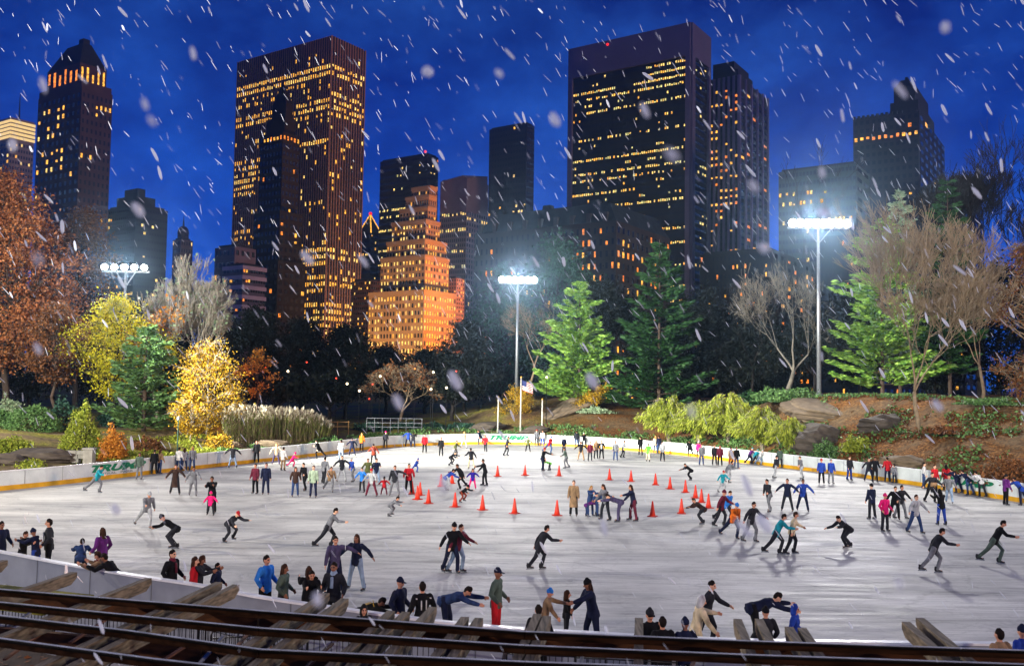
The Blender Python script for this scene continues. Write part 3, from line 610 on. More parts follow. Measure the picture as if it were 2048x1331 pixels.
# ------------------------------------------------------------------ trees
RN = np.random.default_rng(7)
def segmesh(name, segs, m, k=4):
    S = np.array([[*a, *b, r0, r1] for a, b, r0, r1 in segs]); A = S[:, :3]; B = S[:, 3:6]; d = B-A; d /= np.linalg.norm(d, axis=1)[:, None]+1e-9
    ref = np.where(np.abs(d[:, 2:3]) > .9, [[1., 0, 0]], [[0, 0, 1.]]); u = np.cross(d, ref); u /= np.linalg.norm(u, axis=1)[:, None]; v = np.cross(d, u)
    V = []
    for P_, r in ((A, S[:, 6]), (B, S[:, 7])):
        for j in range(k): q = 2*math.pi*j/k; V.append(P_+(u*math.cos(q)+v*math.sin(q))*r[:, None])
    V = np.stack(V, 1); n = len(S); V = V.reshape(-1, 3); base = np.arange(n)[:, None]*2*k
    Fc = np.concatenate([base+np.array([j, (j+1) % k, (j+1) % k+k, j+k]) for j in range(k)])
    return mesh(name, V, Fc, m, smooth=True)
def leafmesh(name, C, size, m, aspect=1.6, flat=0, direc=None, jit=.35):
    n = len(C); a = RN.normal(size=(n, 3)); 
    if direc is not None: a = direc+a*.3
    if flat: a[:, 2] *= (1-flat)
    a /= np.linalg.norm(a, axis=1)[:, None]; r = RN.normal(size=(n, 3))
    if flat: r[:, 2] *= (1-flat)
    b = r-(r*a).sum(1)[:, None]*a; b /= np.linalg.norm(b, axis=1)[:, None]+1e-9
    s = (size*(1+RN.uniform(-jit, jit, n)))[:, None]; L = a*s*aspect/2; Wd = b*s/2
    V = np.stack([C-L, C+Wd*.9-L*.1, C+L, C-Wd*.9-L*.1], 1).reshape(-1, 3)
    return mesh(name, V, np.arange(4*n).reshape(-1, 4), m)
def grow(rg, H, spread=.6, levels=5, trunk=.25, fork=3, up=.35, droop=0, r0=.18, wob=.18, start=None, dir0=None, leanx=0, shrink=.72, minr=.012):
    segs = []; tips = []
    def rec(p, d, L, r, lv):
        n = 3 if lv < levels-1 else 2; 
        for i in range(n):
            d = (d+Vector((rg.gauss(0, wob), rg.gauss(0, wob), rg.gauss(0, wob*.6)+ (up*.12 if droop == 0 else -droop*.2)))).normalized()
            q = p+d*(L/n); r1 = max(minr, r*.88); segs.append((p, q, r, r1)); p = q; r = r1
            if lv >= levels-2: tips.append(p.copy())
        if lv >= levels: return
        k = fork+(1 if rg.random() < .4 else 0)
        for j in range(k):
            a = Vector((rg.gauss(0, 1), rg.gauss(0, 1), rg.gauss(0, .4))); a = (a-d*a.dot(d)).normalized()
            nd = (d+a*spread*(.6+rg.random()*.8)); nd.z += up*.5; nd.normalize()
            rec(p, nd, L*shrink*(.8+.4*rg.random()), max(minr, r*.62), lv+1)
    rec(start or Vector((0, 0, -.3)), dir0 or Vector((leanx, 0, 1)).normalized(), H*trunk, r0, 0)
    return segs, tips
def fit(segs, tips, H, Wd, pts=None):
    """scale the grown skeleton to a height and a width"""
    A = np.array([[*b] for a, b, r, r1 in segs]); z = A[:, 2].max(); w = np.percentile(A[:, 0], 98)-np.percentile(A[:, 0], 2)
    sz = H/z; sx = Wd/w; f = lambda v: Vector((v.x*sx, v.y*sx, v.z*sz if v.z > 0 else v.z))
    mx = np.mean([t.x for t in tips])*sx; zz = max(t.z for t in tips)*sz; g = f
    f = lambda v: (lambda q: Vector((q.x-mx*max(0, q.z)/zz*1.25, q.y, q.z)))(g(v))
    return [(f(a), f(b), r, r1) for a, b, r, r1 in segs], [f(t) for t in tips]
bark = mat('bark', '#4a3d33', .9, .35, 9, stretch=(1, 1, .2), bump=.4); bark_p = mat('bark_pale', '#8d8474', .9, .3, 9, stretch=(1, 1, .2)); bark_d = mat('bark_dark', '#1f1a18', .9, .3, 6)
twig_w = mat('twig_pale', '#a39c8c', .8, .3, 3); twig_g = mat('twig_grey', '#6f695e', .8, .3, 3); twig_b = mat('twig_brown', '#85745c', .8, .3, 3)
L_rust = leafmat('leaf_rust', ['#5e3620', '#b0683a', '#d08e58', '#8a5430', '#c47a48']); L_yel = leafmat('leaf_yellow', ['#8b8a12', '#c9b81a', '#9aa01c', '#e0cc30']); L_gold = leafmat('leaf_gold', ['#86640e', '#b08818', '#bf9c24', '#6d6014'])
L_green = leafmat('leaf_green', ['#36542a', '#54793d', '#75985a', '#304f2a']); L_pine = leafmat('needle_bright', ['#4a7a2c', '#7ba83e', '#a8cc5c', '#3a6428']); L_dpine = leafmat('needle_dark', ['#1c3a1c', '#2c5228', '#234420', '#3a6030'])
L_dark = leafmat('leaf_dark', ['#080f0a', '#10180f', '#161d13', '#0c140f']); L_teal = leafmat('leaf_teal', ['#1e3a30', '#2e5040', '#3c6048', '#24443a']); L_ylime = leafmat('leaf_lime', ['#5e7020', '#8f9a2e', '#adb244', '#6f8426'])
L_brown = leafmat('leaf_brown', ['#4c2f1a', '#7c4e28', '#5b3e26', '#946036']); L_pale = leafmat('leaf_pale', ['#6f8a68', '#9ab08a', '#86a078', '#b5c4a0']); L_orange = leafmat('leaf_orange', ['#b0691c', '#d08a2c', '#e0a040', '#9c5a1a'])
def wpx(px, depth): return px*depth/F
def treeroot(name, label, cat, px, depth, group=None, dz=0):
    g = G(px, depth); return thing(name, label, cat, (g.x, g.y, g.z+dz), 0, group), g
def topz(px, py, depth): return Q(px, py, depth).z
def broadleaf(label, px, depth, ytop, wp, lm, nper=16, lsize=.28, seed=1, name='tree', trunkf=.12, bk=None, spread=.95, levels=5, cls=.55, leanx=0, group='trees beyond the rink', r0=.25, ybot=None):
    root, g = treeroot(name, label, 'tree', px, depth, group); H = topz(px, ytop, depth)-g.z; rg = random.Random(seed)
    segs, tips = grow(rg, H, spread, levels, trunkf, 3, .16, r0=r0, leanx=leanx); segs, tips = fit(segs, tips, H*.97, wpx(wp, depth)*.93)
    link('trunk', segmesh('trunk', segs, bk or bark), root)
    T = np.array(tips); nper = int(nper*1.9); lsize = lsize*.72; C = np.repeat(T, nper, 0)+RN.normal(size=(len(T)*nper, 3))*cls
    if ybot is not None: C = C[C[:, 2] > topz(px, ybot, depth)-g.z]
    
    # clumps with gaps: drop the leaves in some cells, thicken others
    q = np.sin(C[:, 0]*1.7+seed)+np.sin(C[:, 1]*1.5+seed*2)+np.sin(C[:, 2]*2.1+seed*3)+.8*np.sin(C[:, 0]*3.9+C[:, 2]*3.1); C = C[q > -1.1-RN.random(len(C))*.9]
    C = C[C[:, 2] > .2]; link('crown', leafmesh('crown', C, lsize, lm), root); return root
def eggtree(label, px, depth, ytop, wp, lm, ybot, n=70, per=170, lsize=.2, seed=1, pk=.45, name='tree', bk=None, group='trees beyond the rink', r0=.25, shift=0, cl=.13, droop=.25, tw=None):
    """a tree whose clumps fill an egg between two heights, each clump on a limb of its own"""
    root, g = treeroot(name, label, 'tree', px, depth, group); H = topz(px, ytop, depth)-g.z; zb = max(.05*H, topz(px, ybot, depth)-g.z); R = wpx(wp, depth)/2; rg = random.Random(seed); segs = []; C = []
    tr = [Vector((0, 0, -.3))]; 
    for i in range(1, 9): tr.append(Vector((rg.gauss(0, .04)*H*.3+wpx(shift, depth)*(i/8)**1.5, rg.gauss(0, .03)*H*.3, H*.92*i/8)))
    for i in range(8): segs.append((tr[i], tr[i+1], r0*(1-i/8.6), r0*(1-(i+1)/8.6)))
    def at(z): f = max(0, min(7.99, z/(H*.92)*8)); k = int(f); return tr[k].lerp(tr[k+1], f-k)
    for i in range(n):
        t = rg.random()**.85; f = (min(1, t/pk)**.55 if t < pk else (1-((t-pk)/(1-pk))**1.7)); a = rg.uniform(0, 6.28); r = R*f*(rg.random()**.45)*rg.uniform(.8, 1.08)
        z = zb+(H*.96-zb)*t; ax = at(z); c = Vector((ax.x+math.cos(a)*r, ax.y+math.sin(a)*r, z)); b = at(max(H*.08, z-r*rg.uniform(.5, 1.0))); m = b.lerp(c, .5)+Vector((rg.gauss(0, .1), rg.gauss(0, .1), -.05*r)); q = r0*.28
        segs += [(b, m, q, q*.6), (m, c, q*.6, .015)]
        for j in range(7): e = c+Vector((rg.gauss(0, 1), rg.gauss(0, 1), rg.gauss(0, .7)))*R*cl*1.3; segs.append((m.lerp(c, .5+.5*rg.random()), e, .025, .01))
        s = R*cl*rg.uniform(.7, 1.4); k = int(per*rg.uniform(.5, 1.3)); P_ = RN.normal(size=(k, 3))*np.array([s, s, s*.62]); P_[:, 2] -= droop*np.abs(RN.normal(size=k))*s*1.5; C.append(P_+np.array([*c]))
    link('trunk', segmesh('trunk', segs, bk or bark, 5), root); C = np.concatenate(C); C = C[C[:, 2] > .1]; link('crown', leafmesh('crown', C, lsize, lm), root); return root
def bare(label, px, depth, ytop, wp, tm, seed=1, levels=6, trunkf=.2, spread=.5, up=.5, leaves=None, nleaf=0, r0=.22, minr=.016, group='bare trees beyond the rink', leanx=0, wob=.16, fork=3, shrink=.72):
    root, g = treeroot('bare_tree', label, 'tree', px, depth, group); H = topz(px, ytop, depth)-g.z; rg = random.Random(seed)
    segs, tips = grow(rg, H, spread, levels, trunkf, fork, up, r0=r0, minr=minr, leanx=leanx, wob=wob, shrink=shrink); segs, tips = fit(segs, tips, H, wpx(wp, depth))
    thick = [s for s in segs if s[2] > .07] or segs[:3]; thin = [s for s in segs if s[2] <= .07] or segs[-3:]
    link('trunk', segmesh('trunk', thick, tm, 7), root); link('crown', segmesh('crown', thin, tm, 3), root)
    if leaves:
        T = np.array(tips); T = T[RN.random(len(T)) < min(1, nleaf/len(T))] if nleaf < len(T) else np.repeat(T, int(nleaf/len(T)), 0)
        link('leaf', leafmesh('leaf', T+RN.normal(size=T.shape)*.2, .22, leaves), root, kind='stuff')
    return root
def conifer(label, px, depth, ytop, wp, lm, seed=1, dens=1.0, tuft=.34, shape=.75, bare_to=.08, group='evergreens beyond the rink', sparse=.0, lean=0):
    root, g = treeroot('pine_tree', label, 'tree', px, depth, group); H = topz(px, ytop, depth)-g.z; R = wpx(wp, depth)/2; rg = random.Random(seed)
    link('trunk', segmesh('trunk', [((0, 0, -.4), (0, 0, H*.5), .24, .15), ((0, 0, H*.5), (0, 0, H), .15, .03)], bark, 8), root)
    br = []; C = []; D = []; z = H*bare_to; 
    while z < H*.985:
        t = z/H; L0 = R*(1-t)**shape*1.08+.15
        nb = rg.randint(4, 7)
        for j in range(nb):
            if rg.random() < sparse: continue
            L = L0*rg.uniform(.42, 1.2); a = rg.uniform(0, 2*math.pi); dr = Vector((math.cos(a), math.sin(a), 0)); sag = rg.uniform(-.02, .22)*(1-t*.8)
            p = Vector((0, 0, z)); pts = [p]
            for s in range(1, 6):
                f = s/5; pts.append(Vector((dr.x*L*f, dr.y*L*f, z+L*(.10*f-sag*math.sin(f*2.2)*.7+.16*f*f))))
            for s in range(5): br.append((pts[s], pts[s+1], .05*(1-s/6), .05*(1-(s+1)/6)))
            n = int(L*9*dens)+3
            for i in range(n):
                f = .22+.78*rg.random()**.75; k = min(4, int(f*5)); q = pts[k].lerp(pts[k+1], f*5-k)
                wd = L*.30*(1.15-f); sd = rg.uniform(-1, 1)*wd; side = Vector((-dr.y, dr.x, 0))
                q = q+side*sd+Vector((0, 0, rg.uniform(-.10, .12)))
                for _ in range(3):
                    C.append((q.x+rg.gauss(0, .13), q.y+rg.gauss(0, .13), q.z+rg.gauss(0, .08))); w = dr+side*(.8 if sd > 0 else -.8)*rg.random(); D.append((w.x, w.y, .15))
        z += rg.uniform(.28, .5)*max(.6, H/14)
    link('branch', segmesh('branch', br, bark, 3), root, kind='stuff')
    link('crown', leafmesh('crown', np.array(C), tuft*.42, lm, aspect=3.0, direc=np.array(D), flat=.3), root); return root
def shrub(label, px, depth, ytop, wp, lm, n=2500, seed=1, lsize=.16, name='shrub', cat='shrub', tall=1., dz=0, group='shrubs round the rink', hollow=.55, lump=.18, cone=0):
    root, g = treeroot(name, label, cat, px, depth, group); H = max(.5, topz(px, ytop, depth)-g.z); R = wpx(wp, depth)/2
    d = RN.normal(size=(n, 3)); d /= np.linalg.norm(d, axis=1)[:, None]; d[:, 2] = np.abs(d[:, 2])*.98-.1
    rr = (hollow+(1-hollow)*RN.random(n)**.6)*(1+lump*np.sin(d[:, 0]*5+seed)*np.cos(d[:, 1]*6+seed*2)+lump*.7*np.sin(d[:, 2]*9+seed*3+d[:, 0]*7)); rr *= 1+RN.normal(size=n)*.05
    C = d*rr[:, None]*np.array([R, R*.9, H])
    if cone: f = 1-cone*np.clip(C[:, 2]/H, 0, 1); C[:, :2] *= f[:, None]
    C[:, 2] = np.maximum(C[:, 2], .03); link('crown', leafmesh('crown', C, lsize, lm), root)
    segs = []; rg = random.Random(seed)
    for i in range(14): a = rg.uniform(0, 6.28); f = rg.uniform(.2, .75); segs.append(((0, 0, -.2), (math.cos(a)*R*f, math.sin(a)*R*f, H*rg.uniform(.4, .8)), .04, .015))
    link('stem', segmesh('stem', segs, bark, 4), root, kind='stuff'); return root
def weeping(label, px, depth, ytop, wp, lm, n=110, seed=1, name='weeping_shrub', group='yellow green weeping shrubs'):
    root, g = treeroot(name, label, 'shrub', px, depth, group); H = topz(px, ytop, depth)-g.z; R = wpx(wp, depth)/2; rg = random.Random(seed); segs = []; C = []; D = []
    for i in range(n):
        a = rg.uniform(0, 6.28); r = R*rg.uniform(.1, 1)**.6; h = H*rg.uniform(.6, 1.05)*(1-.35*(r/R)**2); pts = []
        for s in range(7):
            f = s/6; pts.append(Vector((math.cos(a)*r*(f**1.5)+rg.gauss(0, .06), math.sin(a)*r*(f**1.5), h*math.sin(min(1.0, f*1.25)*2.15)/1.0)))
        for s in range(6): segs.append((pts[s], pts[s+1], .022*(1-s/8), .022*(1-(s+1)/8)))
        for k in range(60):
            f = .2+.8*rg.random(); s = min(5, int(f*6)); q = pts[s].lerp(pts[s+1], f*6-s); C.append((q.x+rg.gauss(0, .10), q.y+rg.gauss(0, .10), q.z-rg.random()*.55)); D.append((math.cos(a)*.7, math.sin(a)*.7, -1.0))
    link('stem', segmesh('stem', segs, bark_p, 3), root, kind='stuff'); link('crown', leafmesh('crown', np.array(C), .085, lm, aspect=4.2, direc=np.array(D)), root); return root
# --- left side
eggtree('great rust orange leafed tree filling the left edge of the view', 10, 92, 325, 290, L_rust, 715, 150, 190, .19, 3, .4, r0=.4, shift=-25)
eggtree('dark brown leafed tree rising between the rust orange tree and the left floodlights', 150, 104, 400, 200, L_brown, 740, 90, 130, .19, 4, .4, r0=.35, bk=bark_d)
eggtree('brown orange leafed tree drooping low beside the clipped hedges', 110, 84, 600, 150, L_brown, 760, 50, 110, .17, 14, .5, r0=.2)
eggtree('bright yellow green tree under the left floodlights', 232, 86, 588, 200, L_yel, 780, 80, 170, .15, 5, .42, r0=.2, bk=bark_d)
bare('pale twiggy bare tree lit white in front of the small spired tower', 385, 92, 505, 165, twig_w, 6, levels=6, spread=.62, up=.5, leaves=L_pale, nleaf=1500, wob=.2, fork=4, minr=.02, trunkf=.12)
bare('thin pale bare sapling between the yellow green tree and the pale twiggy tree', 318, 90, 590, 90, twig_w, 61, levels=5, spread=.6, up=.5, leaves=L_orange, nleaf=700)
conifer('spreading dark green cedar below the pale bare trees', 290, 79, 648, 170, L_green, 7, 1.0, .36, .55, .05, sparse=.25)
eggtree('golden yellow tree with a thin pale trunk left of the reeds', 415, 80, 672, 150, L_gold, 850, 48, 190, .12, 8, .5, r0=.13, bk=bark_p, droop=.9, cl=.15)
eggtree('small pale yellow tree in front of the golden tree', 385, 75, 780, 90, L_gold, 862, 34, 120, .12, 9, .5, r0=.07, bk=bark_p, name='small_tree', group='small trees beyond the rink')
shrub('clipped round green hedge mound cut by the left edge', 0, 80, 815, 60, L_green, 2600, 1, .13, hollow=.86, lump=.04, name='clipped_shrub')
shrub('wide clipped green hedge mound, second from the left edge', 68, 78, 806, 108, L_green, 4200, 2, .13, hollow=.88, lump=.05, name='clipped_shrub')
shrub('pale green rounded shrub behind the clipped hedge mounds', 20, 86, 786, 60, L_pale, 2200, 3, .15)
shrub('cone shaped bright yellow green arborvitae beside the orange grass clump', 168, 66, 800, 92, L_ylime, 6000, 4, .10, cone=.5, hollow=.6, lump=.10, name='conical_shrub')
shrub('low orange ornamental grass clump beside the cone shaped shrub', 232, 64, 846, 56, L_orange, 2600, 5, .12, name='grass_clump', cat='shrub', hollow=.4)
shrub('low yellow ground shrub at the left edge above the rink board', 20, 62, 872, 96, L_ylime, 2200, 6, .12, hollow=.5)
shrub('low orange brown shrub right of the orange grass clump', 300, 70, 868, 60, L_brown, 900, 7, .12)
shrub('low yellow shrub in front of the golden tree', 440, 74, 862, 60, L_gold, 900, 8, .12)
shrub('dark teal shrub behind the cone shaped shrub', 130, 82, 790, 90, L_teal, 1800, 9, .16)
shrub('dark teal shrub mass under the cedar', 250, 88, 800, 110, L_teal, 2200, 10, .18)
# reeds
def reeds(px0, px1, label, n=1500):
    a = G(px0, 77); root = thing('reed_bed', label, 'reeds', (0, 0, 0)); st = []; C = []; D = []; pl = []; pd = []
    rg = random.Random(11)
    for i in range(n):
        t = rg.random(); px = px0+(px1-px0)*t; dep = 79+t*11+rg.uniform(-2, 5); g = G(px, dep); ed = min(1, (1-t)*5, t*8+.6)
        h = (topz(px, 815+t*12, dep)-g.z)*rg.uniform(.65, 1.12)*(.55+.45*ed); dx = rg.gauss(0, .22); dy = rg.gauss(0, .2); tp_ = g+Vector((dx, dy, h))
        st.append((g, tp_, .02, .01))
        for k in range(6): f = rg.random()*.8; q = g.lerp(tp_, f); C.append((q.x, q.y, q.z+.1)); D.append((rg.gauss(0, .4), rg.gauss(0, .4), 1))
        if rg.random() < .6:
            for k in range(3): pl.append((tp_.x+rg.gauss(0, .05), tp_.y+rg.gauss(0, .05), tp_.z+.05*k)); pd.append((dx, dy, 1))
    link('stalk', segmesh('stalk', st, twig_b, 3), root, kind='stuff'); link('blade', leafmesh('blade', np.array(C), .07, leafmat('reed', ['#4e6228', '#768a3c', '#97a04c', '#5b7030']), 9, direc=np.array(D)), root, kind='stuff')
    link('plume', leafmesh('plume', np.array(pl), .11, leafmat('plume', ['#b5ad90', '#d8d2b8', '#c4bb9c']), 3, direc=np.array(pd)), root, kind='stuff'); return root
reeds(452, 662, 'long bed of tall reeds with pale plumes behind the left rink board')
# --- dark woods in the centre
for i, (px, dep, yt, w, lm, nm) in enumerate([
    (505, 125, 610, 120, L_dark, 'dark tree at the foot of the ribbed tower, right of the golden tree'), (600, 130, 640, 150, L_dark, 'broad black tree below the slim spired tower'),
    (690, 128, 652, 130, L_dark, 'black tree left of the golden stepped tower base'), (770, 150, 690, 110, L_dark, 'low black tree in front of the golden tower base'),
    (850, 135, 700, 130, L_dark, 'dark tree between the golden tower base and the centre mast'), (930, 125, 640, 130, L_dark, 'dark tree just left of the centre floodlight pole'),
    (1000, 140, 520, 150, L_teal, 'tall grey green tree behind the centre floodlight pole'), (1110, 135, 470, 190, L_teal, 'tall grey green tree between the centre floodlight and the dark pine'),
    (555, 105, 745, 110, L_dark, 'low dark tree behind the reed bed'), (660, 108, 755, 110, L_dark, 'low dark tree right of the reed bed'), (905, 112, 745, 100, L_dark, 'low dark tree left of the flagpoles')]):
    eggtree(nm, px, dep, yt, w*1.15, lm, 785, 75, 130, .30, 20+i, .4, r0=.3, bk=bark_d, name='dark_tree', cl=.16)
bare('brown twiggy bare tree below the golden tower, left of the flagpoles', 800, 108, 722, 140, twig_b, 31, levels=6, spread=.75, up=.3, leaves=L_brown, nleaf=1200)
bare('tangled bare tree beside the centre floodlight pole', 1060, 128, 600, 110, twig_b, 32, levels=5, spread=.7, up=.3)
for i, (px, w) in enumerate([(742, 75), (812, 60), (868, 62), (925, 60)]):
    shrub(['teal green mound shrub right behind the board railing', 'low teal mound shrub, second of the row behind the back board', 'low teal mound shrub, third of the row behind the back board', 'teal mound shrub next to the rock slope'][i], px, 101+i, 840+i*2, w, L_teal, 1600, 40+i, .16)
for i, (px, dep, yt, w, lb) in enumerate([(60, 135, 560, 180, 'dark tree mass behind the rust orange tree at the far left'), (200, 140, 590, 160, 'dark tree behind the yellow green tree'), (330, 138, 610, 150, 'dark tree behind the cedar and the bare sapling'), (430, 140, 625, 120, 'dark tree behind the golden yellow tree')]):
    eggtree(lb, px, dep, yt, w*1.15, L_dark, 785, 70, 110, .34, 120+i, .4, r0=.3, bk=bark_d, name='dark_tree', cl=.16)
# --- behind the right half
conifer('bright green floodlit pine right of the centre floodlight', 1158, 112, 560, 190, L_pine, 50, 1.25, .5, .62, .06)
conifer('tall dark green pine in front of the black framed tower', 1318, 108, 478, 190, L_dpine, 51, 1.1, .5, .62, .04)
conifer('bright green layered pine at the right behind the big bare tree', 1765, 93, 440, 215, L_pine, 52, 1.15, .46, .5, .06, sparse=.15)
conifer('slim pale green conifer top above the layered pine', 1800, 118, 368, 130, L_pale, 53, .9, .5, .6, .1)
conifer('dark conifer right of the slim pale conifer', 1900, 112, 350, 150, L_dpine, 54, .8, .5, .6, .1)
bare('pale bare tree with a thick crooked trunk left of the right floodlight pole', 1572, 96, 515, 175, twig_g, 55, levels=6, spread=.75, up=.25, wob=.26, r0=.3)
bare('dim brown bare tree behind the right floodlight pole', 1500, 112, 560, 150, bark_d, 56, levels=5, spread=.6, r0=.2)
bare('big bare tree fanning up on the right, growing just behind the board', 1838, 69, 425, 300, twig_b, 57, levels=7, trunkf=.115, spread=.5, up=.42, r0=.19, minr=.017, leanx=-.10, wob=.10, fork=3, shrink=.80)
bare('slender bare tree behind the big bare tree at the right', 1965, 76, 500, 140, twig_b, 58, levels=6, spread=.5, r0=.16, fork=3, minr=.018)
bare('tall black bare tree against the sky near the upper right corner', 1960, 120, 262, 210, bark_d, 59, levels=7, spread=.55, r0=.35, minr=.03, fork=3, shrink=.76)
bare('black bare tree against the sky cut by the right edge', 2052, 118, 245, 170, bark_d, 60, levels=7, spread=.55, r0=.35, minr=.03, fork=2, shrink=.78)
bare('thin dark bare tree in front of the upper right apartment tower', 1830, 116, 430, 150, bark_d, 62, levels=5, spread=.6, r0=.2, minr=.025)
bare('thin dark bare tree above the right floodlights against the sky', 1640, 124, 270, 130, bark_d, 63, levels=6, spread=.5, r0=.2, minr=.02, fork=2)
eggtree('brown leafed tree cut by the right edge', 2060, 66, 480, 170, L_brown, 860, 90, 60, .12, 64, .5, r0=.2, bk=twig_b)
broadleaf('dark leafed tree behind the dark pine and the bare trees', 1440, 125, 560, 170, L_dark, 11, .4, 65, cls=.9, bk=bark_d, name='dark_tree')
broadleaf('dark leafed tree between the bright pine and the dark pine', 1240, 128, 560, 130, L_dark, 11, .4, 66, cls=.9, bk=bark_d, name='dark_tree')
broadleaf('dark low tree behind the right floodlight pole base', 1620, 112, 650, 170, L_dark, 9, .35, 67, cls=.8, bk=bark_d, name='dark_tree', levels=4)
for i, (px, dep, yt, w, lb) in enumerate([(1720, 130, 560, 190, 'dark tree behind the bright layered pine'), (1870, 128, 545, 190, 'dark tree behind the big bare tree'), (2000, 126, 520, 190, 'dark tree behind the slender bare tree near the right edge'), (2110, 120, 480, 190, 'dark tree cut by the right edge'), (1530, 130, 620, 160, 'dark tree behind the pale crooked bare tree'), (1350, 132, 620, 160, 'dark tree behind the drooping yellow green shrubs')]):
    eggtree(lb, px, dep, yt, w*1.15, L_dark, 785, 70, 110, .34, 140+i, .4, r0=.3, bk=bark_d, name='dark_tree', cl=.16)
for i, (px, w, yt, dp) in enumerate([(1338, 150, 786, 88), (1398, 140, 794, 85), (1456, 165, 780, 83), (1525, 150, 808, 78), (1580, 100, 830, 75)]):
    weeping(['leftmost drooping yellow green shrub behind the right half of the board', 'drooping yellow green shrub, second from the left in the row', 'tallest drooping yellow green shrub in the middle of the row', 'drooping yellow green shrub, fourth from the left in the row', 'smallest drooping shrub at the right end of the row, next to the rocks'][i], px, dp, yt, w, L_ylime, 135, 70+i)
shrub('pale green airy shrub on the rock slope', 1192, 106, 812, 70, L_pale, 1500, 80, .15, hollow=.3)
broadleaf('little yellow leafed sapling above the pale airy shrub', 1197, 108, 765, 40, L_gold, 6, .17, 81, cls=.3, r0=.06, levels=4, name='small_tree', group='small trees beyond the rink')
broadleaf('small yellow brown tree behind the flagpoles', 1036, 106, 776, 62, L_gold, 6, .17, 82, cls=.35, r0=.1, levels=4, name='small_tree', group='small trees beyond the rink')
shrub('low spreading juniper left of the foot of the right floodlight pole', 1570, 86, 772, 140, L_green, 3200, 83, .16, hollow=.4)
shrub('dark green low shrub left of the juniper', 1500, 92, 780, 80, L_dpine, 1400, 84, .18, hollow=.4)
shrub('bright yellow green bush at the foot of the right rocks', 1712, 70, 868, 64, L_ylime, 1800, 85, .13, hollow=.35)
shrub('dark green bush left of the bright yellow green bush', 1652, 71, 876, 60, L_green, 1500, 86, .13, hollow=.35)
shrub('brown thorny bush right of the big bare tree trunk', 1900, 66, 850, 110, L_brown, 1600, 87, .13, hollow=.3)
shrub('green and brown thicket near the right edge', 1985, 68, 820, 130, L_green, 1500, 88, .14, hollow=.3)
shrub('brown leaf covered bush at the lower right edge behind the board', 2020, 55, 905, 150, L_brown, 2600, 89, .12, hollow=.4)
# leaf litter and low plants on the ground
def litter(name, label, px0, px1, s0, s1, n, lm, size, cat='leaves', up=0.05, flat=.6):
    C = []
    rg = random.Random(hash(label) % 1000 if False else len(label)*7)
    while len(C) < n:
        px = rg.uniform(px0, px1); k = (px-CX)/F; wd = float(np.interp(px, _fu, _fd)); d = wd+rg.uniform(s0, s1)
        x, y = k*d, d
        if hsh(x*2.3+5, y*2.1) < -.15+rg.random()*.4: continue
        C.append((x, y, ter(x, y)+up*rg.random()))
    o = link(name, leafmesh(name, np.array(C), size, lm, flat=flat), kind='stuff'); return grp(o, label, cat)
litter('leaf_litter', 'brown and orange fallen leaves covering the right bank', 1560, 2200, .6, 20, 20000, L_brown, .16)
litter('ground_cover', 'low yellow green plants on the left bank', -60, 470, .6, 14, 9000, L_ylime, .14, 'ground cover', .25, 0)
litter('ground_cover', 'low dark green plants along the back of the rink board', 440, 1680, .5, 9, 12000, L_green, .16, 'ground cover', .3, 0)
litter('ground_cover', 'mixed green weeds between the leaves on the right bank', 1600, 2200, .8, 18, 5000, L_green, .16, 'ground cover', .3, 0)
# rocks
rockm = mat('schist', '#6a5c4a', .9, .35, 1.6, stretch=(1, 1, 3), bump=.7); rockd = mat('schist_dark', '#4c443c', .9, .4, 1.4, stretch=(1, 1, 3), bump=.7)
def rock(label, px, depth, size, m, seed, tilt=(0, 0, 0), dz=0, group='rocks round the rink', name='rock'):
    g = G(px, depth); bm = bmesh.new(); bmesh.ops.create_icosphere(bm, subdivisions=4, radius=1); rg = random.Random(seed); pl = [Vector((rg.gauss(0, 1), rg.gauss(0, 1), rg.gauss(0, 1))).normalized() for _ in range(14)]
    for v in bm.verts:
        n = v.co.copy(); r = 1
        for q in pl:
            dd = n.dot(q)
            if dd > .72: r = min(r, .72/dd)
        r *= 1+.05*math.sin(n.z*14+n.x*4+seed)+.04*hsh(n.x*9+seed, n.y*9+n.z*7, 1.4); v.co = n*r
        v.co.x *= size[0]; v.co.y *= size[1]; v.co.z *= size[2]
    me = bpy.data.meshes.new('rock'); bm.to_mesh(me); bm.free(); me.materials.append(m); o = link(name, me, loc=(g.x, g.y, g.z+dz)); o.rotation_euler = tilt; return grp(o, label, 'rock', group)
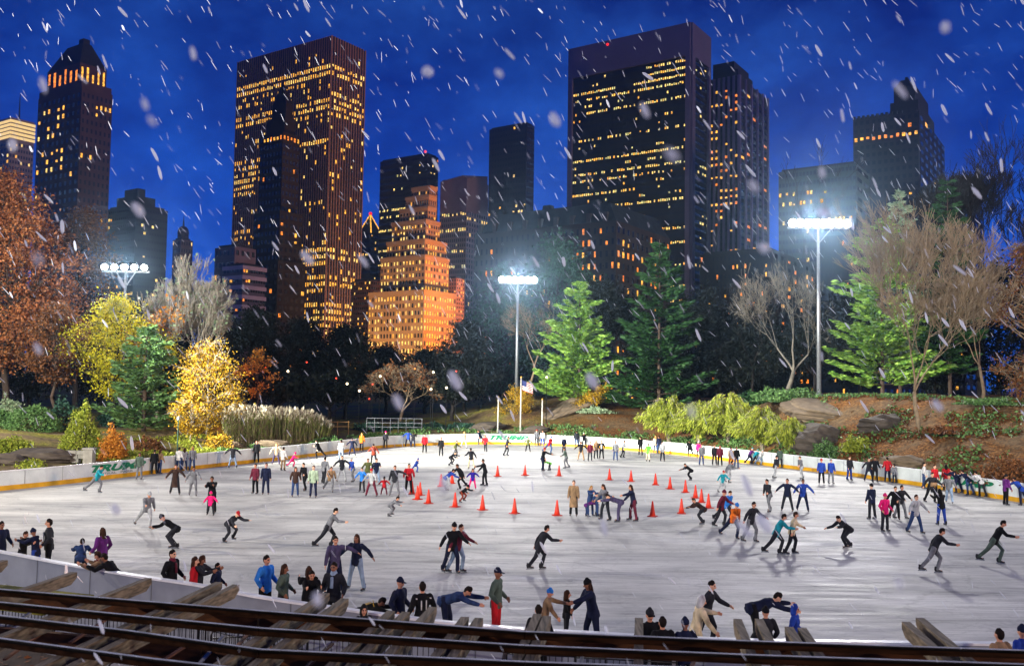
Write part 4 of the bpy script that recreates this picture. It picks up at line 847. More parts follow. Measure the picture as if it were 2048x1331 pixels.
for a in [('broad tan slab of rock sloping up below the right floodlight pole', 1680, 80, (5.0, 5, .9), rockm, 1, (.22, -.06, .2), -1.0), ('dark rock face under the tan slab', 1630, 74, (2.6, 2.4, 1.9), rockd, 2, (0, .1, .3), -.1), ('dark rock beside the bright yellow green bush', 1768, 72, (2.2, 1.7, 1.2), rockd, 3, (0, -.1, .2), -.2),
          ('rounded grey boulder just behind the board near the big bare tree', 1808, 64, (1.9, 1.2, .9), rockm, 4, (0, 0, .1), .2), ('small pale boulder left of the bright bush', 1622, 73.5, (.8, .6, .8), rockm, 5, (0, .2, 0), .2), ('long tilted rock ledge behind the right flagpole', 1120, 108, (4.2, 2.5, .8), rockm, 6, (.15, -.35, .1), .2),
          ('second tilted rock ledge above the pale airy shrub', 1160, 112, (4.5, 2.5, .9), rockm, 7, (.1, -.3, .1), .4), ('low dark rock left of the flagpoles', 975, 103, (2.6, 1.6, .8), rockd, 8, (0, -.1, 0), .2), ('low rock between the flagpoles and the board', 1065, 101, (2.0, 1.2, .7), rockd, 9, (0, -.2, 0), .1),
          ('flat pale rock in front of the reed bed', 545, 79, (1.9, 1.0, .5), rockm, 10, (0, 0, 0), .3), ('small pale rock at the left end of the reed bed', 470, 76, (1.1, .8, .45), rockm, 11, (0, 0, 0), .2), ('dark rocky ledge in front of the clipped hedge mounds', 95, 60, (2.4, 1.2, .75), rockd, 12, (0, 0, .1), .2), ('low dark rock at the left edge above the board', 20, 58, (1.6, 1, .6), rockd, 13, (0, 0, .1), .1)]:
    rock(*a[:6], tilt=a[6], dz=a[7])
# stone pillar, low stone wall, lamp post, flagpoles, railing
g = G(184, 60); o = thing('stone_pillar', 'grey stone pillar beside the cone shaped shrub', 'pillar', g); stm = mat('stone', '#8b8880', .9, .25, 3, bump=.4)
mb = MB(); mb.box((0, 0, .45), (.62, .5, 1.3)); mb.obj('shaft', stm, o); mb = MB(); mb.box((0, 0, 1.16), (.74, .62, .1)); mb.obj('cap', stm, o)
g = G(130, 60.5); o = thing('stone_wall', 'low rough stone wall running left from the stone pillar', 'wall', g); mb = MB()
rg = random.Random(3)
for r in range(3):
    x = -2.2
    while x < 1.2: w = rg.uniform(.4, .8); mb.box((x+w/2, rg.uniform(-.03, .03), .12+r*.27), (w-.03, .4, .25)); x += w
mb.obj('stone_course', stm, o)
g = G(359, 70); o = thing('lamp_post', 'slim dark green lamp post standing among the low plants at the left', 'lamp post', g); mb = MB(); mb.tube([(0, 0, -.2), (0, 0, .3), (0, 0, 2.6)], [.1, .055, .045], 8); mb.obj('post', mat('post_green', '#1e3a30'), o, True)
mb = MB(); mb.ball((0, 0, 2.75), (.12, .12, .17)); mb.obj('lantern', mat('lantern_glass', '#9aa09a', .3, 0), o, True)
polem = mat('pole_white', '#b9b7ae', .4, .1)
for px, yt, dp, lb in ((1042, 755, 102, 'tall white flagpole in the middle carrying the striped flag'), (997, 795, 101, 'short white flagpole left of the flag, without a flag'), (1085, 799, 101, 'short white flagpole right of the flag, without a flag')):
    g = G(px, dp); h = topz(px, yt, dp)-g.z; o = thing('flagpole', lb, 'flagpole', g, 0, 'flagpoles behind the back board'); mb = MB(); mb.tube([(0, 0, -.1), (0, 0, h)], [.1, .06], 8); mb.obj('pole', polem, o, True)
    mb = MB(); mb.ball((0, 0, h+.08), .12); mb.obj('finial', mat('finial', '#c9a545', .3, 0, metal=.7), o, True)
    if px == 1042:
        fr = bpy.data.objects.new('flag', None); n1, n2 = 14, 13; V = []; Fs = []; fm = []
        for i in range(n1+1):
            for j in range(n2+1): x = i/n1; V.append((.1+x*1.25*(1 if True else 0), .10*math.sin(x*7+j*.2), h-.25-(1-j/n2)*1.15-x*.45))
        for i in range(n1):
            for j in range(n2): Fs.append((i*(n2+1)+j, (i+1)*(n2+1)+j, (i+1)*(n2+1)+j+1, i*(n2+1)+j+1)); fm.append(2 if (i < 6 and j > 5) else (0 if j % 2 == 0 else 1))
        bpy.data.objects.remove(fr)
        fo = link('flag', mesh('flag', V, Fs, [mat('flag_red', '#9c2630', .8, .1), mat('flag_white', '#d5d0c8', .8, .1), mat('flag_blue', '#27305c', .8, .1)], fm, True), loc=(g.x, g.y, g.z)); grp(fo, 'drooping red and white striped flag with a blue corner on the tall middle flagpole', 'flag')
g = G(790, 99); o = thing('railing', 'pale metal railing standing behind the board at the back left', 'railing', g, .05); mb = MB()
for i in range(8): mb.tube([(-3+i*.86, 0, 0), (-3+i*.86, 0, 1.7)], .035, 6)
mb.obj('post', galv, o); mb = MB()
for z in (.75, 1.2, 1.7): mb.beam((-3, 0, z), (3.02, 0, z), .05, .05)
mb.obj('rail', galv, o)
g = G(655, 92); o = thing('wooden_fence', 'low rustic wooden fence right of the reed bed', 'fence', g, .25); mb = MB(); wdm = mat('fence_wood', '#8a6b42', .9, .3, 5)
for i in range(5): mb.tube([(-2.2+i*1.1, 0, -.1), (-2.2+i*1.1, 0, 1.3)], .05, 6)
mb.obj('post', wdm, o); mb = MB(); mb.tube([(-2.3, 0, 1.2), (2.3, 0, 1.2)], .05, 6); mb.tube([(-2.3, 0, .7), (2.3, 0, .75)], .05, 6); mb.obj('rail', wdm, o)
# street lamps and lights far back among the dark trees
blackm = mat('post_black', '#060606', .9, 0)
globe = emat('lamp_globe', (1, .80, .5), 5)
SL = [(694, 767, 100, 'left of the brown bare tree'), (719, 781, 100, 'just above the left board railing'), (866, 744, 100, 'over the dark trees below the golden tower'), (862, 778, 100, 'left of the flag, nearest above the board'), (893, 775, 100, 'a little left of the flagpoles'), (1093, 754, 104, 'at the left foot of the bright pine'), (575, 742, 100, 'small and dim behind the reed bed'), (760, 752, 100, 'inside the crown of the brown bare tree'), (1370, 565, 104, 'high beside the dark pine')][:8]
for px, py, dp, lb in SL:
    g = G(px, dp); z = topz(px, py, dp); h = max(1.5, z-g.z); o = thing('street_lamp', 'glowing park lamp '+lb, 'street lamp', g, 0, 'park lamps glowing among the dark trees'); mb = MB(); mb.tube([(0, 0, -.2), (0, 0, h-.1)], [.045, .03], 6); mb.obj('post', blackm, o)
    mb = MB(); mb.ball((0, 0, h), .13); mb.obj('globe', globe, o, True)
TL = [(739, 797, 101, 'red'), (745, 768, 101, 'red'), (508, 722, 101, 'orange'), (530, 735, 101, 'red'), (612, 724, 101, 'red'), (672, 756, 101, 'red'), (912, 742, 101, 'red'), (829, 737, 101, 'orange')]
cm_ = {'red': emat('light_red', (1, .06, .02), 2), 'orange': emat('light_orange', (1, .30, .03), 2)}
nm_ = ['red signal lamp low beside the brown bare tree', 'red signal lamp deep behind the brown bare tree', 'orange signal lamp right of the golden tree', 'red signal lamp behind the left end of the reed bed', 'red signal lamp above the middle of the reed bed', 'red signal lamp left of the park lamps', 'red signal lamp left of the centre floodlight pole', 'orange signal lamp below the golden tower']
for (px, py, dp, c_), lb in zip(TL, nm_):
    g = G(px, dp); z = topz(px, py, dp); h = max(.8, z-g.z); o = thing('signal_lamp', lb, 'signal light', g, 0, 'signal lamps beyond the woods'); mb = MB(); mb.tube([(0, 0, -.2), (0, 0, h-.08)], [.035, .025], 6); mb.obj('post', blackm, o)
    mb = MB(); mb.ball((0, 0, h), .10); mb.obj('lens', cm_[c_], o)
g = G(515, 100); root = eggtree('small orange tree glowing in the street light right of the golden tree', 515, 100, 695, 90, L_orange, 790, 26, 60, .16, 91, .5, r0=.1, name='small_tree', group='small trees beyond the rink')
point('street_light', (g.x-1, g.y-5, g.z+3), 500, (1, .25, .06))
# ------------------------------------------------------------------ cones
conem = mat('cone_orange', '#d8351c', .5, .12, 4); cm2 = mat('cone_base', '#b32a18', .6, .1)
CONES = [(882, 972), (904, 966), (995, 952), (1050, 950), (1118, 951), (1219, 959), (1262, 962), (1311, 969), (1340, 977), (1371, 984), (1391, 995), (1403, 1004), (1417, 1015), (1363, 1026), (1305, 1032), (1114, 1030), (1029, 1026), (965, 1019), (910, 1013), (857, 1006), (835, 998), (840, 990), (824, 987)]
CL = ['left end of the far row, before a blue skater', 'second cone of the far row from the left', 'far row, alone left of the middle under the flagpoles', 'far row, straight below the tall flagpole', 'far row, right of the child in green', 'far row, left one of the pair right of the middle', 'far row, right one of the pair right of the middle', 'far row at the right, where the ring starts to curve', 'right curve of the ring, topmost of the close set', 'right curve of the ring, second of the close set', 'right curve of the ring, third of the close set', 'right curve of the ring, fourth of the close set', 'right end of the ring, beside the orange skater', 'near row at the right, below the close set', 'near row, just right of the woman in burgundy trousers', 'near row, left of the person in the long brown coat', 'near row, front middle, nearest to the camera', 'near row, left of the front middle cone', 'near row, beside the crouching child in red skates', 'left curve of the ring, lowest of the left set', 'left curve of the ring, left of the lowest', 'left curve of the ring, half hidden behind its neighbour', 'left curve of the ring, touching the man in the red jacket']
mbc = MB(); mbc.tube([(0, 0, .035), (0, 0, .25), (0, 0, .5), (0, 0, .745), (0, 0, .75)], [.15, .108, .068, .032, .02], 16); cone_me = mbc.me('cone_body', [conem], True)
mbc = MB(); mbc.box((0, 0, .0175), (.42, .42, .035)); base_me = mbc.me('cone_base', [cm2])
for (px, py), lb in zip(CONES, CL):
    p = P(px, py, 0); o = thing('traffic_cone', 'slim orange traffic cone, '+lb, 'traffic cone', p, random.uniform(0, 1.5), 'ring of traffic cones on the ice'); link('cone_body', cone_me, o); link('base', base_me, o)
# ------------------------------------------------------------------ people
def fabric(c): return mat('fabric_'+c, c, .85, .45, 7, spec=.15, bump=.9, stretch=(1, 1, .55))
skin = [mat('skin_a', '#c98f72', .6, .08, 8), mat('skin_b', '#8d5f48', .6, .08, 8), mat('skin_c', '#e0ad8e', .6, .08, 8)]
blade = mat('skate_blade', '#9aa0a8', .25, .05, metal=.9); bootm = mat('skate_boot', '#1c1d22', .5, .1)
KC = dict(k='#101014', K='#24252b', n='#171d36', b='#233f94', B='#2a72c4', r='#a81a24', m='#5c1f30', g='#6d6f74', G='#a3a6a8', w='#bcbcba', t='#8a6f52', o='#d0641c', p='#d81c6c', P='#5a2468', c='#1d8a98', l='#58a838', O='#545a34', j='#2c3f66', J='#7f93ab', R='#7d3320', s='#93a58c', C='#c9b896', d='#3a2a24', y='#c9a53a', v='#463f5c', u='#2c1e8a', a='#4b5a50')
def V3(*a): return Vector(a)
def ring_loft(mb, pts, rads, side=Vector((1, 0, 0)), n=12, cap=True):
    pts = [Vector(p) for p in pts]; rads = [r if hasattr(r, '__len__') else (r, r) for r in rads]
    if cap:
        a = (pts[0]-pts[1]).normalized(); b = (pts[-1]-pts[-2]).normalized(); r0 = min(rads[0]); r1 = min(rads[-1])
        pts = [pts[0]+a*r0*.75]+pts+[pts[-1]+b*r1*.75]; rads = [(rads[0][0]*.55, rads[0][1]*.55)]+rads+[(rads[-1][0]*.55, rads[-1][1]*.55)]
    V = []
    for i, p in enumerate(pts):
        t = (pts[min(i+1, len(pts)-1)]-pts[max(i-1, 0)]).normalized(); s = side-t*side.dot(t)
        if s.length < .05: s = t.orthogonal()
        s.normalize(); q = t.cross(s)
        V += [p+s*rads[i][0]*math.cos(x)+q*rads[i][1]*math.sin(x) for x in [2*math.pi*j/n for j in range(n)]]
    k = len(pts); Fc = [(i*n+j, i*n+(j+1) % n, (i+1)*n+(j+1) % n, (i+1)*n+j) for i in range(k-1) for j in range(n)]
    Fc += [tuple(range(n))[::-1], tuple((k-1)*n+j for j in range(n))]; mb.add(V, Fc)
def remesh(mb, name, vox, mats, sm=2):
    me = mesh('tmp', mb.V, mb.F, mats[0]); o = bpy.data.objects.new('tmp', me); COL.objects.link(o)
    bm = bmesh.new(); bm.from_mesh(me); bmesh.ops.recalc_face_normals(bm, faces=bm.faces); bm.to_mesh(me); bm.free()
    md = o.modifiers.new('r', 'REMESH'); md.mode = 'VOXEL'; md.voxel_size = vox; md.use_smooth_shade = True
    if sm: m2 = o.modifiers.new('s', 'SMOOTH'); m2.factor = .5; m2.iterations = sm
    dg = bpy.context.evaluated_depsgraph_get(); dg.update(); r = bpy.data.meshes.new_from_object(o.evaluated_get(dg)); r.name = name
    bpy.data.objects.remove(o); r.materials.clear()
    for m in mats: r.materials.append(m)
    r.polygons.foreach_set('use_smooth', np.ones(len(r.polygons), dtype=bool)); return r
def dirv(f, s, sx): f = rad(f); s = rad(s); return Vector((sx*math.sin(s), -math.sin(f)*math.cos(s), -math.cos(f)*math.cos(s)))
# pose: lean, twist-free; legs (fwd, out, knee); arms (fwd, out, elbow); head nod
POSES = dict(
 stand=(3, (2, 5, 3), (-2, 5, 3), (4, 10, 14), (6, 10, 18), 0), pockets=(2, (0, 6, 3), (2, 6, 3), (-14, 22, 62), (-12, 22, 60), 4),
 glide=(14, (24, 6, 34), (-14, 8, 12), (34, 26, 28), (-26, 30, 14), -4), push=(26, (36, 2, 52), (-34, 18, 12), (-36, 20, 20), (46, 12, 40), -12),
 stride=(8, (12, 12, 6), (-10, 14, 8), (12, 48, 10), (8, 42, 14), 0), wide=(10, (6, 20, 10), (4, 20, 12), (22, 30, 30), (18, 34, 30), 4),
 crouch=(54, (48, 8, 84), (26, 8, 62), (60, 22, 30), (40, 26, 30), -30), bend=(72, (14, 7, 12), (8, 9, 10), (78, 8, 8), (70, 12, 10), -10),
 reach=(14, (-2, 12, 6), (14, 10, 14), (70, 8, 8), (20, 18, 20), 6), side=(6, (2, 12, 6), (-4, 14, 6), (10, 78, 6), (6, 16, 14), 2),
 lean=(46, (-8, 8, 2), (-14, 8, 4), (58, 12, 56), (56, 14, 58), -14), spread=(4, (2, 14, 4), (-2, 16, 4), (0, 58, 8), (4, 54, 10), 0), hug=(8, (4, 6, 4), (-2, 7, 3), (62, 4, 46), (58, 4, 50), 14))
def build_pose(name, ps, child):
    lean, LL, LR, AL, AR, nod = ps; k = 1.0; hs = 1.0
    leg = (.43, .42); tor = .50; arm = (.28, .25); sw = .175
    if child: leg = (.36, .36); tor = .46; arm = (.23, .21); sw = .155; hs = 1.12; k = .95
    hip = Vector((0, 0, 1.0)); up = Vector((0, -math.sin(rad(lean)), math.cos(rad(lean)))); fw = Vector((0, -math.cos(rad(lean)), -math.sin(rad(lean))))
    J = {}; feet = []
    for sx, (f, s, kn) in ((1, LL), (-1, LR)):
        h = hip+Vector((sx*.09, 0, 0)); kq = h+dirv(f, s, sx)*leg[0]; aq = kq+dirv(f-kn, s*.8, sx)*leg[1]; J['leg', sx] = (h, kq, aq); feet.append(aq.z)
    off = .125-min(feet); off = Vector((0, 0, off)); hip = hip+off
    for sx in (1, -1): J['leg', sx] = tuple(p+off for p in J['leg', sx])
    neck = hip+up*tor; 
    for sx, (f, s, el) in ((1, AL), (-1, AR)):
        sh = hip+up*(tor-.035)+Vector((sx*sw, 0, 0)); d1 = dirv(f, s, sx); eq = sh+d1*arm[0]
        d2 = dirv(f+el, s*(.2 if el > 40 else .75), sx); wq = eq+d2*arm[1]; J['arm', sx] = (sh, eq, wq, d2)
    hup = Vector((0, -math.sin(rad(lean*.55-nod)), math.cos(rad(lean*.55-nod)))) if lean < 40 else Vector((0, -math.sin(rad(lean*.7)), math.cos(rad(lean*.7))))
    if nod > 0: hup = Vector((0, -math.sin(rad(lean*.5+nod)), math.cos(rad(lean*.5+nod))))
    hc = neck+hup*(.165*(.7+.3*hs)); R_ = hs
    hf = Vector((0, -hup.z, hup.y)); hx = Vector((1, 0, 0))
    HM = Matrix((hx, -hf, hup)).transposed(); 
    def hp(x, y, z): return hc+HM @ Vector((x*R_, y*R_, z*R_))
    def torso(mb, g, low=-.06, top=True):
        pts = [hip+up*low, hip+up*.08, hip+up*.22, hip+up*(tor-.14), hip+up*(tor-.04)]; rr = [(.155, .105), (.15, .108), (.132, .098), (.158, .112), (.12, .088)]
        ring_loft(mb, pts, [(a*k*g, b*k*g) for a, b in rr], n=16)
        ring_loft(mb, [hip+up*(tor-.085)+Vector((-sw, 0, 0)), hip+up*(tor-.055)+Vector((-sw*.55, 0, 0)), hip+up*(tor-.05), hip+up*(tor-.055)+Vector((sw*.55, 0, 0)), hip+up*(tor-.085)+Vector((sw, 0, 0))], [.05*g, .06*g, .062*g, .06*g, .05*g], side=Vector((0, 1, 0)))
    # body
    mb = MB(); torso(mb, .86); ring_loft(mb, [neck-up*.05, neck+hup*.03, hc-hup*.05], [.062, .052, .05])
    ring_loft(mb, [hp(0, .0, -.09), hp(0, -.005, -.045), hp(0, 0, .0), hp(0, .01, .05), hp(0, .012, .085)], [(.045*R_, .055*R_), (.064*R_, .08*R_), (.074*R_, .094*R_), (.074*R_, .094*R_), (.055*R_, .07*R_)], n=16)
    ring_loft(mb, [hp(0, -.09, .015), hp(0, -.108, -.022)], [.012*R_, .018*R_], n=8)      # nose
    for sx in (1, -1): ring_loft(mb, [hp(sx*.078, .01, .02), hp(sx*.078, .01, -.03)], [(.012, .022), (.010, .016)], side=Vector((1, 0, 0)), n=8)
    for sx in (1, -1):
        h, kq, aq = J['leg', sx]; ring_loft(mb, [h, h.lerp(kq, .5), kq, kq.lerp(aq, .35), aq], [.082, .072, .052, .055, .036]); ring_loft(mb, [aq+V3(0, .03, -.03), aq+V3(0, -.15, -.045)], [(.036, .03), (.034, .02)])
        sh, eq, wq, d2 = J['arm', sx]; ring_loft(mb, [sh, sh.lerp(eq, .5), eq, wq], [.048, .042, .036, .027])
        s0 = Vector((0, 1, 0))-d2*d2.y
        if s0.length < .2: s0 = Vector((0, 0, 1))-d2*d2.z
        s0.normalize(); pn = d2.cross(s0).normalized(); ring_loft(mb, [wq, wq+d2*.05, wq+d2*.085], [(.03, .019), (.042, .017), (.04, .015)], side=s0)
        inw = Vector((-sx, 0, 0)); cu = inw-d2*inw.dot(d2)
        for fi, (ofs, ln) in enumerate(((-.033, .062), (-.011, .074), (.011, .078), (.033, .07))):
            b0 = wq+d2*.08+s0*ofs; b1 = b0+d2*ln*.5+cu*.008*(fi+1)/2; b2 = b1+(d2*.42+cu*.30)*ln; ring_loft(mb, [b0, b1, b2], [.0115, .011, .0095], n=6)
        b0 = wq+d2*.02-s0*.03*1; ring_loft(mb, [b0, b0-s0*.025+d2*.03, b0-s0*.032+d2*.065], [.013, .012, .010], n=6)
    body = remesh(mb, 'body', .0115, [skin[0], mat('eye_dark', '#1a1412', .4, 0), mat('lip', '#8d4a42', .6, 0)], 1)
    fm = np.zeros(len(body.polygons), dtype=np.int32); HMi = HM.transposed()
    for i, pl in enumerate(body.polygons):
        q = HMi @ (pl.center-hc)
        if q.length < .2:
            q = q/R_
            if q.y < -.055 and abs(abs(q.x)-.031) < .015 and abs(q.z-.022) < .010: fm[i] = 1
            elif q.y < -.06 and abs(q.x) < .026 and abs(q.z+.055) < .008: fm[i] = 2
            elif q.y < -.055 and abs(abs(q.x)-.031) < .02 and abs(q.z-.043) < .006: fm[i] = 1
    body.polygons.foreach_set('material_index', fm)
    def sleeves(mb, g):
        for sx in (1, -1):
            sh, eq, wq, d2 = J['arm', sx]; ring_loft(mb, [sh, sh.lerp(eq, .5), eq, eq.lerp(wq, .6), wq+d2*.005], [.078*g, .074*g, .066*g, .060*g, .047*g])
    jackets = {}
    mb = MB(); torso(mb, 1.22, -.10); ring_loft(mb, [hip-up*.15, hip+up*.0], [(.187*k, .145*k), (.19*k, .145*k)], n=16, cap=False); sleeves(mb, 1.0); ring_loft(mb, [neck-up*.06, neck+hup*.035], [.085, .072], cap=False)
    jackets['jacket'] = remesh(mb, 'jacket', .018, [skin[0]], 1)
    mb = MB(); torso(mb, 1.24, -.06); dn = Vector((0, (J['leg', 1][1].y+J['leg', -1][1].y)/2*.6, -1)).normalized()
    ring_loft(mb, [hip+up*.1, hip, hip+dn*.25, hip+dn*.52], [(.165*k, .12*k), (.18*k, .135*k), (.205*k, .165*k), (.225*k, .19*k)], n=16, cap=False); sleeves(mb, 1.05); ring_loft(mb, [neck-up*.06, neck+hup*.04], [.09, .08], cap=False)
    jackets['coat'] = remesh(mb, 'coat', .02, [skin[0]], 1)
    mb = MB(); ring_loft(mb, [hip-up*.07, hip+up*.10], [(.158*k, .115*k), (.15*k, .11*k)], n=16)
    for sx in (1, -1):
        h, kq, aq = J['leg', sx]; ring_loft(mb, [h+V3(0, 0, .04), h.lerp(kq, .4), kq, kq.lerp(aq, .4), aq+V3(0, 0, .0)], [.105*k, .094*k, .074*k, .068*k, .064*k])
    trous = remesh(mb, 'trousers', .016, [skin[0]], 1)
    ank = {sx: J['leg', sx][2] for sx in (1, -1)}; zmax = (hc+hup*.12*R_).z
    top = max(zmax, hc.z+.1)
    HF = Matrix.Translation(hc) @ HM.to_4x4() @ Matrix.Scale(R_, 4)
    return dict(body=body, jacket=jackets['jacket'], coat=jackets['coat'], trousers=trous, ank=ank, HF=HF, top=top, hc=hc, neck=neck, hup=hup, hip=hip, up=up, tor=tor)
def skate_mesh():
    mb = MB(); ring_loft(mb, [(0, .055, -.02), (0, .03, .10)], [(.046, .05), (.05, .055)], cap=False); ring_loft(mb, [(0, .06, -.045), (0, -.05, -.045), (0, -.17, -.055)], [(.04, .035), (.043, .038), (.036, .024)])
    a = remesh(mb, 'boot', .014, [bootm], 1); mb = MB(); mb.box((0, -.05, -.105), (.006, .30, .038)); mb.box((0, .04, -.082), (.02, .05, .02)); mb.box((0, -.11, -.082), (.02, .06, .02)); return a, mb.me('blade', [blade])
BOOT, BLADE = skate_mesh()
def head_part(kind):
    mb = MB(); L = lambda pts, r, **k: ring_loft(mb, pts, r, **k)
    if kind == 'short_hair': L([(0, .028, -.03), (0, .03, .02), (0, .012, .07), (0, .008, .10)], [(.070, .080), (.083, .088), (.082, .096), (.058, .07)], n=16)
    if kind == 'long_hair':
        L([(0, .03, -.02), (0, .03, .03), (0, .012, .075), (0, .008, .105)], [(.085, .082), (.088, .09), (.084, .098), (.06, .07)], n=16)
        L([(0, .06, .02), (0, .075, -.08), (0, .085, -.19), (0, .08, -.26)], [(.085, .05), (.09, .045), (.08, .035), (.05, .02)], n=14)
        for s in (1, -1): L([(s*.07, .02, .03), (s*.083, .01, -.08), (s*.075, .01, -.16)], [.03, .028, .015], n=8)
    if kind == 'beanie': L([(0, .01, .03), (0, .012, .06), (0, .012, .10), (0, .015, .135)], [(.088, .106), (.09, .108), (.082, .098), (.05, .06)], n=16); L([(0, .015, .155), (0, .015, .165)], [.02, .02], n=8)
    if kind == 'cap': L([(0, .01, .045), (0, .012, .08), (0, .012, .115)], [(.084, .102), (.084, .1), (.06, .075)], n=16); L([(0, -.08, .045), (0, -.17, .035)], [(.06, .012), (.05, .008)])
    if kind == 'hood': L([(0, .05, -.11), (0, .035, -.02), (0, .025, .06), (0, .02, .115)], [(.10, .085), (.102, .096), (.098, .105), (.065, .075)], n=16)
    return remesh(mb, kind, .012, [skin[0]], 1)
HP = {}
PROTO = {}
BP = {'s': 'short_hair', 'L': 'long_hair', 'h': 'beanie', 'c': 'cap', 'd': 'hood'}
PCOUNT = [0]
def person(px, py, mode, H, pose, face, top, bot, head, label, group='skaters on the ice', z0=0.0, acc=()):
    child = H < 1.4; key = (pose, child)
    if key not in PROTO: PROTO[key] = build_pose(pose, POSES[pose], child)
    pr = PROTO[key]; nat = (1.62 if child else 1.79)          # natural standing height of the prototype
    sc = H/nat
    if mode == 'f':
        p = P(px, py, z0); wd = float(np.interp(p.x/p.y*F+CX, _fu, _fd))-.42
        if p.y > wd: p = Vector((p.x*wd/p.y, wd, z0))          # stand on the ice side of the board
    else: p = P(px, py, z0+pr['top']*sc)                      # px,py is the crown of the head
    if mode != 'f':
        fz = Matrix.Rotation(rad(face), 3, 'Z') @ Vector((pr['hc'].x, pr['hc'].y, 0))*sc; p = Vector((p.x-fz.x, p.y-fz.y, z0))
    root = thing('person', label, 'person', (p.x, p.y, z0+.006), rad(face), group); root.scale = (sc, sc, sc)
    rr = random.Random(PCOUNT[0]*7+3); PCOUNT[0] += 1
    def add(name, me, m=None, **k):
        o = link(name, me, root, **k)
        if m is not None: o.material_slots[0].link = 'OBJECT'; o.material_slots[0].material = m
        return o
    sk = skin[rr.choice((0, 0, 2, 1) if rr.random() < .6 else (0, 2))]
    bd = add('body', pr['body'], sk)
    kind = 'coat' if top[0] == '+' else 'jacket'; tc_ = KC[top.lstrip('+')[0]]; add(kind, pr[kind], fabric(tc_)); add('trousers', pr['trousers'], fabric(KC[bot]))
    for sx in (1, -1):
        b = add('boot' if z0 < 0 else 'skate', BOOT); b.location = pr['ank'][sx]; l = link('blade', BLADE, b)
    hk = BP[head[0]]
    if hk not in HP: HP[hk] = head_part(hk)
    hc = {'n': '#1c1410', 'b': '#3a2418', 'y': '#a8824a', 'd': '#0f0d0d'}.get(head[1], None) if head[0] in 'sL' else KC[head[1]]
    h = add(hk, HP[hk], fabric(hc)); h.matrix_local = pr['HF']
    if head[0] in 'hc' and len(head) > 2:
        if 'long_hair' not in HP: HP['long_hair'] = head_part('long_hair')
        h2 = add('long_hair', HP['long_hair'], fabric('#3a2418')); h2.matrix_local = pr['HF'] @ Matrix.Scale(.97, 4)
    up, hip, nk, fwd = pr['up'], pr['hip'], pr['neck'], Vector((0, -pr['up'].z, pr['up'].y)) 
    B3 = Matrix((Vector((1, 0, 0)), -fwd, up)).transposed()
    for a in acc:
        k, _, c = a.partition(':'); cm = fabric(KC.get(c, '#d8d8d6')); mb = MB()
        if k == 'scarf': ring_loft(mb, [nk-up*.05, nk+pr['hup']*.05], [(.10, .10), (.085, .085)]); ring_loft(mb, [nk-up*.05+fwd*.13, nk-up*.3+fwd*.16], [(.04, .02), (.045, .02)])
        if k == 'bag': mb.box(hip+up*.18+fwd*.22, (.34, .10, .22), 0, B3)
        if k == 'pack': ring_loft(mb, [hip+up*.1-fwd*.2, hip+up*.28-fwd*.22, hip+up*.44-fwd*.18], [(.13, .08), (.15, .10), (.12, .06)])
        if k == 'panel': mb.box(hip+up*.2+fwd*.148, (.14, .02, .42), 0, B3)
        if k == 'stripes':
            for x in (-.06, .06): mb.box(hip+up*.28-fwd*.15+Vector((x, 0, 0)), (.025, .012, .22), 0, B3)
            for x in (-.17, .17): mb.box(hip+up*.43+Vector((x, 0, 0)), (.03, .30, .02), 0, B3)
        if k == 'glasses':
            g = link('sunglasses', None, root) if False else None; mb.box((0, -.098, .022), (.15, .03, .035)); o = mb.obj('sunglasses', fabric('#141418'), root); o.matrix_local = pr['HF']; continue
        if mb.V: mb.obj({'pack': 'backpack', 'panel': 'front_panel', 'stripes': 'stripe'}.get(k, k), cm, root, True if k != 'box' else False)
    return root
